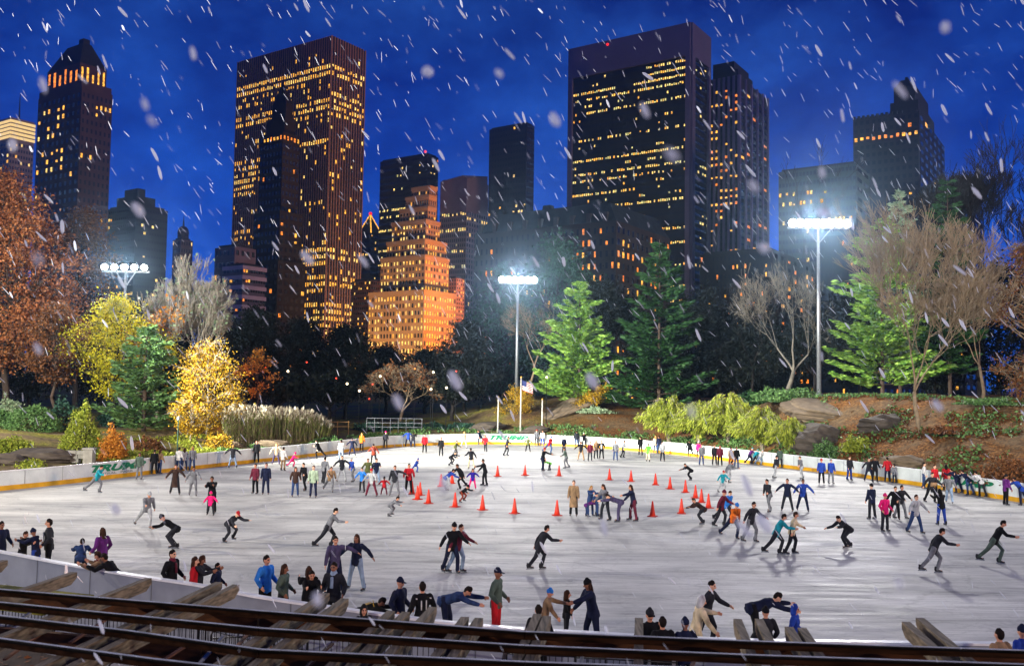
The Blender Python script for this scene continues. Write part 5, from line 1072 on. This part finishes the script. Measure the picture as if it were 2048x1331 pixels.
# px py mode height pose facing top bottom head | label
PL = '''
192 985 f 1.7 push 80 c g sn|skater in teal top striding beside the left board before the green letters
278 958 f 1.7 stand 10 a g sn|grey green skater gliding past the last green letter on the left board
308 945 f 1.68 stand 200 k k sn|person in black against the left board, left one of a pair just past the letters
319 945 f 1.65 stand 150 t j Lb|person in tan jacket and jeans, right one of the pair just past the green letters
357 943 f 1.7 stand 170 w j sn|person in white top with folded arms at the left board, left of the blond one
368 941 f 1.62 hug 200 G j Lb|person in pale grey top close behind the one in white at the left board
384 941 f 1.7 stand 30 g j Ly|blond person in grey top at the left board
350 989 f 1.72 stride 15 +d K sb|skater in long dark brown coat in front of the trio at the left board
386 992 f 1.7 glide 20 g g sn|grey skater just right of the one in the long dark brown coat
423 1026 f 1.8 hug 5 k k sn|adult in black holding a child in pink in front, alone on the left ice
421 1031 f 1.15 stride 5 p K hp|child in bright pink held by the adult in black
465 936 f 1.72 spread 190 K J sy|skater in dark jacket with spread arms before the left part of the board
513 924 f 1.75 stand 5 k k sn|person all in black standing straight against the left board
510 987 f 1.7 stand 345 m k sn|person in burgundy coat arm in arm, left one of the couple on the left ice
531 989 f 1.78 stand 10 n n sn|person in navy coat arm in arm, right one of the couple on the left ice
292 1056 f 1.75 push 40 g G hG|pale grey skater rushing across the open left ice
350 1099 f 1.7 crouch 290 k K hk|crouching dark skater on the open left ice below the pink child
457 1084 f 1.6 crouch 60 K K cr|low crouching skater with a dark red cap right of the crouching dark skater
552 929 f 1.65 stride 20 C v Ly|skater in cream top before the left board, left of the white one
566 941 f 1.7 stand 160 w t sn|skater in white top and khaki trousers
584 934 f 1.2 push 90 p p hp|small child in pink dashing right beside the skater in khaki trousers
638 918 f 1.72 push 250 k k sn|black clothed skater leaning left before the middle of the left board
590 993 f 1.65 pockets 20 d j Lb|woman in brown jacket and blue jeans
609 981 f 1.7 glide 330 k k sn|dark skater half behind the one in pale green
626 995 f 1.78 stand 5 s n sb|man in pale sage green jacket and dark jeans
647 966 f 1.7 glide 160 g K sn|grey skater right of and behind the one in sage green
660 984 f 1.66 push 20 t g sb|skater in tan jacket with a striding leg right of the one in sage green
683 963 f 1.7 spread 20 K G sn|skater in dark grey with arms flung wide in the busy left group
682 921 f 1.7 stand 190 w J sn|skater in white jacket seen from behind at the middle of the left board
704 912 f 1.6 stride 200 n n sn|skater in navy at the left board, left of the orange jacket
723 902 f 1.68 stand 170 o K Ly|person in orange jacket at the far left board
705 963 f 1.6 glide 320 b g hG|skater in blue jacket behind the bright blue child
724 984 f 1.45 stride 340 B K sb|youth in bright sky blue jacket in the busy left group
735 965 f 1.6 wide 10 O O sb|skater in olive jacket hidden in the busy left group
747 928 f 1.65 glide 200 R K sn|skater in rust brown top behind the busy left group
752 970 f 1.72 reach 10 n J sb stripes:G|skater in navy jersey with pale stripes in the busy left group
743 992 f 1.6 wide 350 G m hr|person in pale grey coat and red hat with maroon tights
768 990 f 1.05 spread 0 r m hk|small child in red held by the hands between two adults
789 992 f 1.76 side 0 K g sn|adult in dark top and grey trousers holding the small child in red by the hand
817 988 f 1.76 pockets 10 r k sn|man in red jacket and black trousers at the left tip of the cone ring
831 944 f 1.1 push 60 b b hb|tiny child in blue behind the man in the red jacket
771 895 f 1.6 stand 180 K k hp|person with bright pink hat at the back left beside the railing
816 893 f 1.65 spread 190 b n sn|person in blue jacket leaning on the board at the back left
826 895 f 1.7 lean 180 K n sn|person in dark clothing bent over the board beside the blue jacket
849 906 f 1.74 stand 5 r k sn|person in red jacket at the back of the rink, left of the one in black
882 912 f 1.66 stand 350 k k sb|person in black standing alone at the back left
892 980 f 1.6 crouch 120 b G sn|crouching skater in blue beside the left end of the far cone row
922 978 f 1.7 push 300 k k sn|dark skater leaning left inside the ring of cones
924 1004 f 1.2 crouch 60 k R hk|crouching child in black with dark red trousers beside the near cones
945 978 f 1.25 spread 10 u p Lb|child in violet blue with pink skirt and outstretched arms inside the ring
970 971 f 1.72 reach 280 k k sn|skater in black stretching an arm to the child in violet blue
901 931 f 1.4 crouch 70 k K sn|bent dark skater behind the far cones at the left
942 938 f 1.65 glide 200 K C sn|dark topped skater with cream trousers behind the child in violet blue
928 896 f 1.7 stride 20 C G Ly|skater in pale pinkish cream top at the back board
961 887 f 1.65 push 240 n n sn|dark blue skater at the back board left of the red one
971 903 f 1.62 glide 340 r K sn|skater in red top in front of the back board left of the flagpoles
1013 911 f 1.78 glide 100 K K sn|tall dark skater below the tall flagpole
1056 904 f 1.45 stride 0 O k sb|child in olive green just right of the tall flagpole
1073 889 f 1.65 stand 10 g K hr|person in grey with a red hat at the back board
1085 887 f 1.6 stand 350 w b sn|person in white and blue at the back board beside the red hat
1098 906 f 1.75 push 40 r j hb|skater in red vest with blue cap striding at the back
1085 941 f 1.75 reach 60 k n hr|dark adult leaning to the child in lime green
1100 941 f 1.05 bend 250 l K hk|bent child in lime green above the far cones
1153 892 f 1.7 stand 180 K j sn|person in dark jacket and jeans at the back board right of the flagpoles
1168 891 f 1.65 lean 180 k k hG|person in black leaning over the back board
1162 921 f 1.65 spread 340 k t sn|skater in black with spread arms, left end of the back right group
1180 922 f 1.65 stand 10 m K sn|person in maroon in the back right group
1192 917 f 1.66 stand 20 t k Lb|long haired person in tan in the back right group
1203 918 f 1.66 pockets 350 k k Lb panel:w|long haired person in black and white, right end of the back right group
1231 921 f 1.7 stand 0 g j sn|grey blue skater standing alone right of the back group
1281 910 f 1.72 stand 200 k k sb|person in black at the back board below the left drooping shrub
1296 923 f 1.6 glide 160 l C sn|skater in light green top below the drooping shrubs
1311 901 f 1.65 stand 180 C j Ly|blond person in cream at the back board below the drooping shrubs
1318 903 f 1.68 stand 190 n j sn|person in navy beside the blond one in cream
1325 922 f 1.68 stand 10 G K sn|skater in light grey right of the one in light green
1147 1032 f 1.76 stand 350 +t k sb|person in very long brown coat inside the ring of cones
1173 1033 f 1.1 bend 120 P j hP|small child in purple bending beside the long brown coat
1180 1031 f 1.5 hug 30 j j Ly|fair haired youth in blue denim behind the bending child
1191 1032 f 1.6 bend 100 j j sb|stooping person in blue denim inside the ring of cones
1211 1040 f 1.75 reach 300 g K Lb|long brown haired skater in grey inside the ring of cones
1240 1043 f 1.72 bend 270 v v sn|person in dark purple bending deeply towards the left inside the ring
1267 1041 f 1.74 reach 280 n m Lb|woman in dark navy top and burgundy trousers touching the bending person
903 1146 f 1.78 glide 30 k n hk|skater in black and blue jeans in the open middle ice, left one of a pair
914 1144 f 1.7 glide 60 m J sr|skater in maroon jacket in the open middle ice, right one of a pair
1078 1140 f 1.7 push 110 K K sn|dark skater sweeping through the empty middle of the near ice
1379 910 f 1.6 push 170 k k sn|dark person leaning on the right back board, left of the magenta one
1397 916 f 1.5 stand 160 p k hw|child in magenta with a white hat at the right back board
1403 930 f 1.72 stand 10 g j sb|person in grey top and blue jeans next to the magenta child
1429 930 f 1.7 stand 5 K K sn|dark person left end of the foursome at the right back board
1440 932 f 1.7 stand 350 m k Lb|person in dark plum, second of the foursome at the right back board
1462 936 f 1.66 stand 10 t R Ld|person in tan top and rust red trousers, third of the foursome
1473 936 f 1.72 stand 20 k j sn|person in black top and blue jeans, right end of the foursome
1499 926 f 1.5 push 90 P n hc|child in purple with cyan hat leaning right at the board
1510 927 f 1.4 push 100 c K hc|child in cyan jacket between the purple and the white child
1519 928 f 1.4 push 80 w J hw|child in white, right one of the three leaning children
1382 961 f 1.5 crouch 280 k k sn|dark crouching skater above the right cones
1445 985 f 1.4 glide 20 c G hr|child in teal blue with a reddish cap right of the cones
1550 956 f 1.65 glide 110 K G hk|grey skater with a black hat before the right board
1603 957 f 1.65 glide 290 g G sb|grey skater with light trousers before the right board
1538 1023 f 1.75 glide 300 K g sn|skater in charcoal coat with an arm out, left of the trio on the right ice
1575 1022 f 1.72 spread 330 n K sn|skater in navy with spread arms, middle of the trio on the right ice
1606 1022 f 1.72 stride 350 b n sn|skater in bright blue suit with legs apart, right of the trio on the right ice
1643 968 f 1.7 stand 340 b k hr|person in royal blue coat with a red hat near the right board
1662 967 f 1.66 stand 10 b g sn|person in blue jacket and grey trousers beside the red hat
1442 1053 f 1.75 glide 60 m K hm|skater in dark maroon beside the right end of the cones
1466 1077 f 1.7 push 20 o n hB|skater in vivid orange jacket with blue cap
1452 1045 f 1.7 push 30 B K sr|skater in blue jacket just behind the orange one
1502 1084 f 1.75 glide 40 K g sn|dark and grey skater right of the orange one
1553 1109 f 1.74 push 80 c K sn|skater in teal jacket rushing right on the near right ice
1584 1108 f 1.7 glide 80 C K sb|skater in cream top and black trousers behind the teal one
1699 960 f 1.68 stand 20 K b so|person in dark jacket and blue trousers at the right board below the bright bush
1738 963 f 1.68 stride 350 K n sn|person in dark jacket, left of the one all in black at the right board
1750 964 f 1.76 pockets 0 k k sn|person all in black at the right board, left of the red jacket
1775 963 f 1.72 pockets 180 r n sn|person in scarlet jacket seen from behind at the right board
1789 965 f 1.3 stand 200 g n sn|child in grey right of the scarlet jacket
1848 977 f 1.7 stand 60 w j sn|person in white leaning at the right board near the big bare tree
1869 985 f 1.75 stand 20 r k sg|person in red top partly behind the one with a brown bag
1862 1005 f 1.8 glide 10 K k sn bag:t|tall dark skater with a brown bag on the right ice
1893 978 f 1.7 stand 160 r k Ld|long dark haired person in red and black at the right board
1899 1006 f 1.7 glide 330 g J sn|skater in grey jacket and light blue jeans on the right ice
1914 984 f 1.7 lean 200 n n sn|person in navy bending over the right board, left of three
1937 986 f 1.68 lean 200 n j sn|person in navy and jeans bending over the right board, middle of three
1962 990 f 1.7 lean 190 w K sn|person in white jacket bending over the right board, right of three
2012 1010 f 1.72 stand 100 P k hk|person in dark purple standing sideways at the right board
2043 1010 f 1.72 lean 200 b n sn|person in blue cut by the right edge
1744 1038 f 1.74 stand 200 n K hk|skater in navy coat on the right ice, left of the magenta top
1770 1062 f 1.7 pockets 20 p K hp|skater in magenta red top and black trousers on the right ice
1790 1038 f 1.7 glide 350 k k sn|slim black skater right of the magenta top
1802 1037 f 1.7 stride 30 K g sn|charcoal and grey skater, right end of the group around the magenta top
1831 1066 f 1.76 stride 20 G j sG|skater in pale grey jacket and blue jeans on the right ice
1883 1050 f 1.72 hug 185 k b Ld|long black haired person in black top and blue trousers on the right ice
1697 1098 f 1.72 crouch 290 K K sn|dark crouching skater on the near right ice, left of centre
1868 1146 f 1.75 push 80 K g sn|dark skater on the near right ice, right of centre
1990 1127 f 1.8 push 60 k a sn|black and green skater near the right edge
712 1180 f 1.74 spread 340 n J Lb|woman in navy top and grey blue jeans holding hands, right one of the near couple
668 1187 f 1.76 side 20 v n sn|man in purple grey coat holding hands, left one of the near couple
910 916 f 1.6 glide 80 O g sn|pale olive skater at the back left of the rink, left of the pinkish one
1132 936 f 1.65 glide 280 a g sn|grey green skater between the far cones and the group at the back right
1457 966 f 1.65 push 110 g G sn|faint grey skater on the ice below the foursome
1406 1050 f 1.6 crouch 280 d K sb|brown crouching skater just below the last cones of the ring
655 1096 f 1.7 push 100 g K sn|grey skater rushing right above the couple holding hands
780 1032 f 1.2 crouch 90 g g sn|small grey crouching skater below the child in red
1128 905 f 1.5 stand 10 n K sb|small navy figure at the back board right of the one with blue cap
1246 915 f 1.6 glide 100 g K sn|grey skater at the back right, right of the lone grey blue one
1560 930 f 1.6 stand 190 a K sn|greenish grey figure at the right board, right of the leaning children
'''
SPEC = '''
4 1043 h 1.75 pockets 60 n k sn|person in navy coat cut by the left edge at the near board
52 1063 h 1.5 hug 80 k K sb|dark coated person hugging another, left one of the pair at the far left near board
67 1058 h 1.6 hug 270 n b hn|person in blue being hugged, right one of the pair at the far left near board
98 1038 h 1.85 pockets 290 K k sn panel:G|tall man in charcoal jacket with pale front at the far left near board
165 1078 h 1.6 crouch 200 j K sn|blue grey skater passing behind the near board at the left
205 1056 h 1.7 pockets 240 P m Lb|long haired woman in purple jacket inside the near board
196 1104 h 1.75 lean 270 t K sb|person in brown leaning over the near board
209 1108 h 1.75 lean 260 k n sn|person in black leaning over the near board behind the brown one
346 1100 h 1.78 pockets 70 k k sn scarf:m|man in black jacket with red hood lining inside the near board
391 1114 h 1.65 stand 90 r K Lb|person in red and black, just right of the man with red hood lining
405 1112 h 1.68 hug 80 K k Lb|woman in charcoal jacket between the red and black person and the navy child
436 1126 h 1.4 pockets 80 n n sn|child in navy at the near board right of the red and charcoal pair
534 1111 h 1.8 pockets 60 B k sn|man in bright blue jacket inside the near board
570 1129 h 1.66 pockets 80 +a K Lb|long haired person in dark coat right of the man in bright blue
618 1134 h 1.68 hug 200 k k Lb|brown haired woman hugging a dark figure at the near board
624 1142 h 1.62 hug 20 k k sn|dark figure being hugged at the near board
668 1125 h 1.82 pockets 350 K K sn scarf:J|man in grey coat with a blue scarf left of the pergola rafters
728 1211 h 1.3 pockets 20 k k dk|hooded child in dark clothing at the near board
764 1196 h 1.6 bend 100 k k sn stripes:y|stooping person in black and yellow at the near board
801 1156 h 1.74 pockets 60 n n cn|man with a dark cap and navy hoodie at the near board
845 1164 h 1.76 pockets 200 k k sn stripes:w|man in black jacket with white stripes at the near board
936 1174 h 1.75 bend 80 j n sn|man in blue grey sweater bending right over the near board
996 1137 h 1.82 pockets 70 a r cn|man in grey green jacket and red trousers with a cap
1100 1178 h 1.45 reach 90 t t hB|child in tan coat and blue beanie inside the near board
1135 1181 h 1.2 stand 100 k K Lb|small dark child between the blue beanie and the woman in navy
1175 1159 h 1.76 reach 290 n n hk+|woman in navy jacket and dark beanie reaching left to the children
1077 1210 h 1.7 pockets 190 k k sn|dark haired person outside the near board by the rafters, left of the tan coat
1300 1219 h 1.76 pockets 10 k k hK glasses|man with sunglasses and grey beanie facing the camera
1325 1234 h 1.72 pockets 190 k k sn|dark haired person seen from behind right of the sunglasses man
1370 1237 h 1.66 pockets 200 n n hn|person with navy beanie seen from behind below the white coat
1404 1193 h 1.7 reach 100 C C dw|person in cream coat with a pale hood leaning on the near board
1424 1162 h 1.74 glide 60 K K sn|dark skater right behind the cream coat
1555 1186 h 1.8 bend 90 n k sn|man in dark navy bending far forward inside the near board
1531 1215 h 1.6 pockets 190 K k hk|person with black hat and pale hood seen from behind the rafters
1591 1210 h 1.5 pockets 60 b b db|child in royal blue hooded coat at the near board
1998 1258 h 1.72 pockets 200 t t sn|brown coated person at the lower right, seen from behind
2044 1252 h 1.7 pockets 200 b b hn|person in blue cut by the lower right edge
'''
def run(T, group):
    for ln in T.strip().split('\n'):
        a, lb = ln.split('|'); f = a.split(); hd = f[8]
        z0 = 0.0
        if len(hd) == 2 and hd[0] == 's' and hd[1] in 'rgGo': hd = 'sb'
        person(float(f[0]), float(f[1]), f[2], float(f[3]), f[4], float(f[5]), f[6], f[7], hd, lb, group, z0, f[9:])
run(PL, 'skaters on the ice'); run(SPEC, 'people at the near board')
# ------------------------------------------------------------------ pergola
wood = mat('weathered_wood', '#6b6050', .9, .7, 2.2, stretch=(16, 1, 16), bump=.5); woodd = mat('dark_wood', '#110e0c', .95, .7, 2, stretch=(1, 8, 8), bump=.8, spec=.05)
moss_lit = mat('moss_lit_wood', '#7a7326', .95, .5, 4, bump=.4); frost_hl = mat('frost_highlight', '#aab0ba', .8, .3, 6)
ZT = 3.92
per = thing('pergola', 'weathered wooden pergola with long dark purlins over grey rafters in the foreground', 'pergola')
RD = Vector((.145, 1, 0)).normalized()
def zp(px, py, z): return P(px, py, z)
A = [(-260, 1158), (25, 1183), (520, 1224), (1050, 1266), (1500, 1285), (2048, 1304), (2300, 1314)]
B = [(-260, 1190), (0, 1207), (520, 1259), (1050, 1294), (1500, 1313), (2048, 1332), (2300, 1342)]
Cc = [(-260, 1212), (0, 1234), (254, 1264), (520, 1302), (1050, 1327), (2048, 1362), (2300, 1372)]
D_ = [(-260, 1255), (0, 1280), (305, 1321), (520, 1345), (1050, 1370), (2048, 1400), (2300, 1410)]
for pts, w in ((A, .11), (B, .10), (Cc, .10), (D_, .10)):
    W3 = [zp(x, y, ZT) for x, y in pts]; mb = MB(); mb2 = MB(); mb3 = MB()
    for a, b in zip(W3, W3[1:]):
        e = (b-a).normalized()*.002; dz = Vector((0, 0, -.028)); mb.beam(a+dz+e, b+dz-e, .045, .05); mb3.beam(a+Vector((0, 0, .006))+e, b+Vector((0, 0, .006))-e, .06, .018); mb2.beam(a+Vector((0, .016, .0185))+e, b+Vector((0, .016, .0185))-e, .02, .006)
    pm = mb.obj('purlin', mat('purlin_wood', '#2c1a0e', .95, .75, 2.5, stretch=(1, 8, 8), bump=.8, spec=.05), per); mb3.obj('cap_board', woodd, per); mb2.obj('frost_lit_edge', frost_hl, pm)  # pale strip paints frost and the lit rim highlight along the top
for off_, dz in ((.0, 0), (-1.35, 0)):
    W3 = [zp(x, y, ZT-.23) for x, y in A]; W3 = [p+RD*off_ for p in W3]; mb = MB()
    for a, b in zip(W3, W3[1:]): e = (b-a).normalized()*.012; dd_ = Vector((0, 0, -.11)); mb.beam(a+dd_+e, b+dd_-e, .07, .2)
    mb.obj('girder', mat('girder_wood', '#5c3418', .85, .6, 3, stretch=(1, 6, 6), bump=.4), per)
RF = [(-150, 1118), (10, 1122), (148, 1146), (297, 1158), (438, 1166), (472, 1171), (652, 1188), (690, 1199), (782, 1224), (812, 1226), (866, 1216), (930, 1236), (958, 1238), (1075, 1230), (1094, 1234), (1278, 1238), (1475, 1240), (1518, 1240), (1578, 1256), (1604, 1258), (1812, 1246), (1840, 1238), (2120, 1270)]
for i, (px, py) in enumerate(RF):
    z = ZT-.055-.07; e = zp(px, py, z+.05) ; e = Vector((e.x, e.y, z)); s = e-RD*4.2; d = (e-s).normalized()
    mb = MB(); sx = d.cross(Vector((0, 0, 1))).normalized(); V = []
    for t, zt_, zb_ in ((0, .07, -.07), (4.08, .07, -.07), (4.2, .07, .0)):
        p = s+d*t
        for x, zz in ((-1, zb_), (1, zb_), (1, zt_), (-1, zt_)): V.append(p+sx*x*.045+Vector((0, 0, zz)))
    Fc = [(0, 1, 2, 3), (11, 10, 9, 8)]+[(a+j, a+(j+1) % 4, a+(j+1) % 4+4, a+j+4) for a in (0, 4) for j in range(4)]
    mb.add(V, Fc); mb.obj('rafter', wood, per)
lath = mat('lath_wood', '#7a4a34', .85, .5, 3, stretch=(5, 1, 5)); lathw = mat('lath_pale', '#9a948c', .85, .5, 3, stretch=(5, 1, 5)); rg = random.Random(8)
for i, (px, py, L_) in enumerate([(60, 1225, .5), (120, 1240, 1.2), (215, 1236, 1.0), (262, 1262, .8), (338, 1254, 1.3), (372, 1290, 1.0), (448, 1270, 1.2), (500, 1262, 1.4), (545, 1292, 1.0), (600, 1278, 1.3), (665, 1286, .9), (735, 1298, 1.2), (820, 1296, 1.1), (905, 1302, .8), (1010, 1304, 1.1), (1165, 1308, .9), (1390, 1316, 1.1), (1690, 1320, 1.0), (1885, 1320, 1.2)]):
    e_ = zp(px, py, ZT-.24); d_ = (RD+Vector((rg.uniform(-.25, .25), 0, rg.uniform(-.05, .1)))).normalized(); m_ = MB(); m_.beam(e_-d_*L_, e_, .035, .02); m_.obj('lath', lath if i % 3 else lathw, per)
for (x0, y0), (x1, y1) in (((-40, 1172), (175, 1196)), ((-40, 1204), (100, 1222))):
    a = zp(x0, y0, ZT-.33); b = zp(x1, y1, ZT-.33); mb = MB(); mb.beam(a, b, .22, .05); mb.obj('moss_lit_board', moss_lit, per)  # yellow-green colour holds both the moss and the light on these boards
a = zp(-260, 1330, ZT-.4)
mb = MB()
for px, py in ((-200, 1240), (330, 1352), (900, 1400), (1500, 1410), (2200, 1400)):
    p = zp(px, py, ZT-.4); mb2 = MB(); mb2.prism([(p.x-.1, p.y-.1), (p.x+.1, p.y-.1), (p.x+.1, p.y+.1), (p.x-.1, p.y+.1)], 0, ZT-.16-.14); mb2.obj('post', wood, per)
mb = MB(); ribbon(mb, NEARS, -.14, -3.4, .002, .008); mb.obj('walkway', mat('walkway', '#8b8c90', .8, .3, 1.5, bump=.2), None, kind='structure')
# ------------------------------------------------------------------ crowd barriers
steel = mat('barrier_steel', '#26282c', .4, .2, 8, metal=.6)
def barrier(c, ang, L, label):
    o = thing('crowd_barrier', label, 'barrier', c, ang, 'steel crowd barriers on the terrace')
    mb = MB(); h = 1.08; r = .09
    pts = [(-L/2, 0, .12), (-L/2, 0, h-r), (-L/2+r*.3, 0, h-r*.3), (-L/2+r, 0, h), (L/2-r, 0, h), (L/2-r*.3, 0, h-r*.3), (L/2, 0, h-r), (L/2, 0, .12)]; mb.tube(pts, .021, 6); mb.tube([(-L/2, 0, .22), (L/2, 0, .22)], .018, 6); mb.tube([(-L/2, 0, h-.16), (L/2, 0, h-.16)], .015, 6); mb.obj('frame', steel, o, True)
    mb = MB(); n = int(L/.12)
    for i in range(1, n): x = -L/2+L*i/n; mb.tube([(x, 0, .22), (x, 0, h-.16)], .009, 5)
    mb.obj('bars', steel, o)
    for x in (-L/2+.15, L/2-.15): mb = MB(); mb.beam((x, -.3, .03), (x, .3, .03), .05, .05); mb.tube([(x, 0, .03), (x, 0, .25)], .02, 5); mb.obj('foot', steel, o)
Ln = arc(NEARS); fu = [p.x/p.y*F+CX for p in NEARS]
BL = [(45, -2.6, 'leftmost of the upper row, just below the left board end'), (148, -2.6, 'second from the left in the upper row'), (248, -2.5, 'under the second rafter end at the left'), (330, -2.4, 'between the second and third rafter ends'), (415, -2.2, 'left of the paired rafters'), (505, -2.1, 'right of the paired rafters'), (600, -2.0, 'between the paired rafters and the next pair'), (880, -1.4, 'right of the third rafter group'), (1130, -1.3, 'in the middle of the terrace'), (1260, -1.3, 'left of the upright rafter'), (1650, -1.2, 'between the leaning rafters at the right'), (1950, -1.2, 'near the lower right corner')]
for px, of, lb in BL:
    s = float(np.interp(px, fu, Ln)); p, t = along(NEARS, Ln, s); nn = Vector((-t.y, t.x, 0)); q = p+nn*of; barrier((q.x, q.y, 0), math.atan2(t.y, t.x)+.03, 2.0, 'black steel crowd barrier, '+lb)
for i, (px, py) in enumerate([(430, 1245), (395, 1312), (330, 1318), (520, 1262), (640, 1270)]):
    p = P(px, py, 1.0); barrier((p.x, p.y, 0), [.1, .35, .5, .3, -.1][i], 2.0, 'black steel crowd barrier seen between the purlins, '+['third from the left beam crossing', 'in the lower left, turned towards the rink', 'lowest, near the bottom edge', 'right of the orange lit ground', 'furthest right of the lower row'][i])
# a few people and warm lamps below the pergola
point('terrace_lamp', (-9, 16.5, 3.0), 160, (1, .45, .12), .2); point('terrace_lamp', (-2, 15, 3.0), 90, (1, .5, .15), .2)
C = []
rg = random.Random(4)
for i in range(1300): C.append((rg.uniform(-18, 8), rg.uniform(14, 21), rg.uniform(.01, .05)))
grp(link('leaf_litter', leafmesh('leaf_litter', np.array(C), .09, L_brown, flat=.8), kind='stuff'), 'orange fallen leaves on the dark terrace below the pergola', 'leaves')
# ------------------------------------------------------------------ falling snow
rg = random.Random(99); V = []; Fs = []
def flake(c, L, r, d):
    a = d.orthogonal().normalized(); b = a.cross(d); n = len(V); k = 7
    V.append(c-d*L/2)
    for t, f in ((-.33, .75), (0, 1), (.33, .8)):
        for j in range(k): q = 2*math.pi*j/k; V.append(c+d*L*t+(a*math.cos(q)+b*math.sin(q))*r*f*(1+.15*rg.uniform(-1, 1)))
    V.append(c+d*L/2)
    for j in range(k):
        j2 = (j+1) % k; Fs.append((n, n+1+j2, n+1+j, n)[:3])
        for s in (0, 1): Fs.append((n+1+s*k+j, n+1+s*k+j2, n+1+(s+1)*k+j2, n+1+(s+1)*k+j))
        Fs.append((n+1+2*k+j, n+1+2*k+j2, n+1+3*k))
for i in range(2300):
    dep = 3.2+rg.random()**1.1*26; px = rg.uniform(-150, 2200); py = rg.uniform(-120, 1331) if rg.random() < .55 else rg.uniform(-120, 650)
    c = Q(px, py, dep)
    if c.z < .3: continue
    if c.z < 4.4 and dep < 12: continue
    d = Vector((.52+rg.gauss(0, .22), rg.gauss(0, .3), -.85)).normalized(); big = rg.random()
    L = (.010*rg.uniform(.25, 1.5) if big < .9 else .015*rg.uniform(.7, 1.3))*dep; L = min(L, .3); r = L*(rg.uniform(.018, .035) if big < .92 else rg.uniform(.07, .12)); r = max(r, .00028*dep)
    flake(c, L, r, d)
for i in range(34):
    dep = rg.uniform(.9, 2.2); c = Q(rg.uniform(0, 2048), rg.uniform(-20, 1250), dep); d = Vector((.35+rg.gauss(0, .2), rg.gauss(0, .3), -.85)).normalized(); flake(c, .022*dep*rg.uniform(.6, 1.3), .0042*dep*rg.uniform(.6, 1.5), d)
sn = bpy.data.materials.new('snow'); sn.use_nodes = True; t = sn.node_tree; b = t.nodes['Principled BSDF']; b.inputs['Base Color'].default_value = (.9, .93, 1, 1); b.inputs['Roughness'].default_value = .9
tr = t.nodes.new('ShaderNodeBsdfTranslucent'); tr.inputs[0].default_value = (.9, .93, 1, 1); mx = t.nodes.new('ShaderNodeMixShader'); mx.inputs[0].default_value = .5
t.links.new(b.outputs[0], mx.inputs[1]); t.links.new(tr.outputs[0], mx.inputs[2])
tp_ = t.nodes.new('ShaderNodeBsdfTransparent'); m3 = t.nodes.new('ShaderNodeMixShader'); m3.inputs[0].default_value = .42; t.links.new(mx.outputs[0], m3.inputs[1]); t.links.new(tp_.outputs[0], m3.inputs[2]); t.links.new(m3.outputs[0], t.nodes['Material Output'].inputs[0])
so_ = link('falling_snow', mesh('falling_snow', V, Fs, sn, smooth=True), kind='stuff'); grp(so_, 'white snowflakes driven slantwise through the night air', 'snow')
# ------------------------------------------------------------------ snow filled air
mb = MB(); mb.box((0, 640, 120), (2400, 1500, 244)); hz = mb.obj('haze', [], None, kind='stuff')
hm = bpy.data.materials.new('haze'); hm.use_nodes = True; t = hm.node_tree; t.nodes.clear(); o_ = t.nodes.new('ShaderNodeOutputMaterial'); v_ = t.nodes.new('ShaderNodeVolumePrincipled')
v_.inputs['Color'].default_value = (.45, .7, 1, 1); v_.inputs['Density'].default_value = .00021; v_.inputs['Anisotropy'].default_value = .9
t.links.new(v_.outputs[0], o_.inputs['Volume']); hz.data.materials.append(hm); hz['label'] = 'pale snowy night air over the rink and the city'; hz['category'] = 'haze'
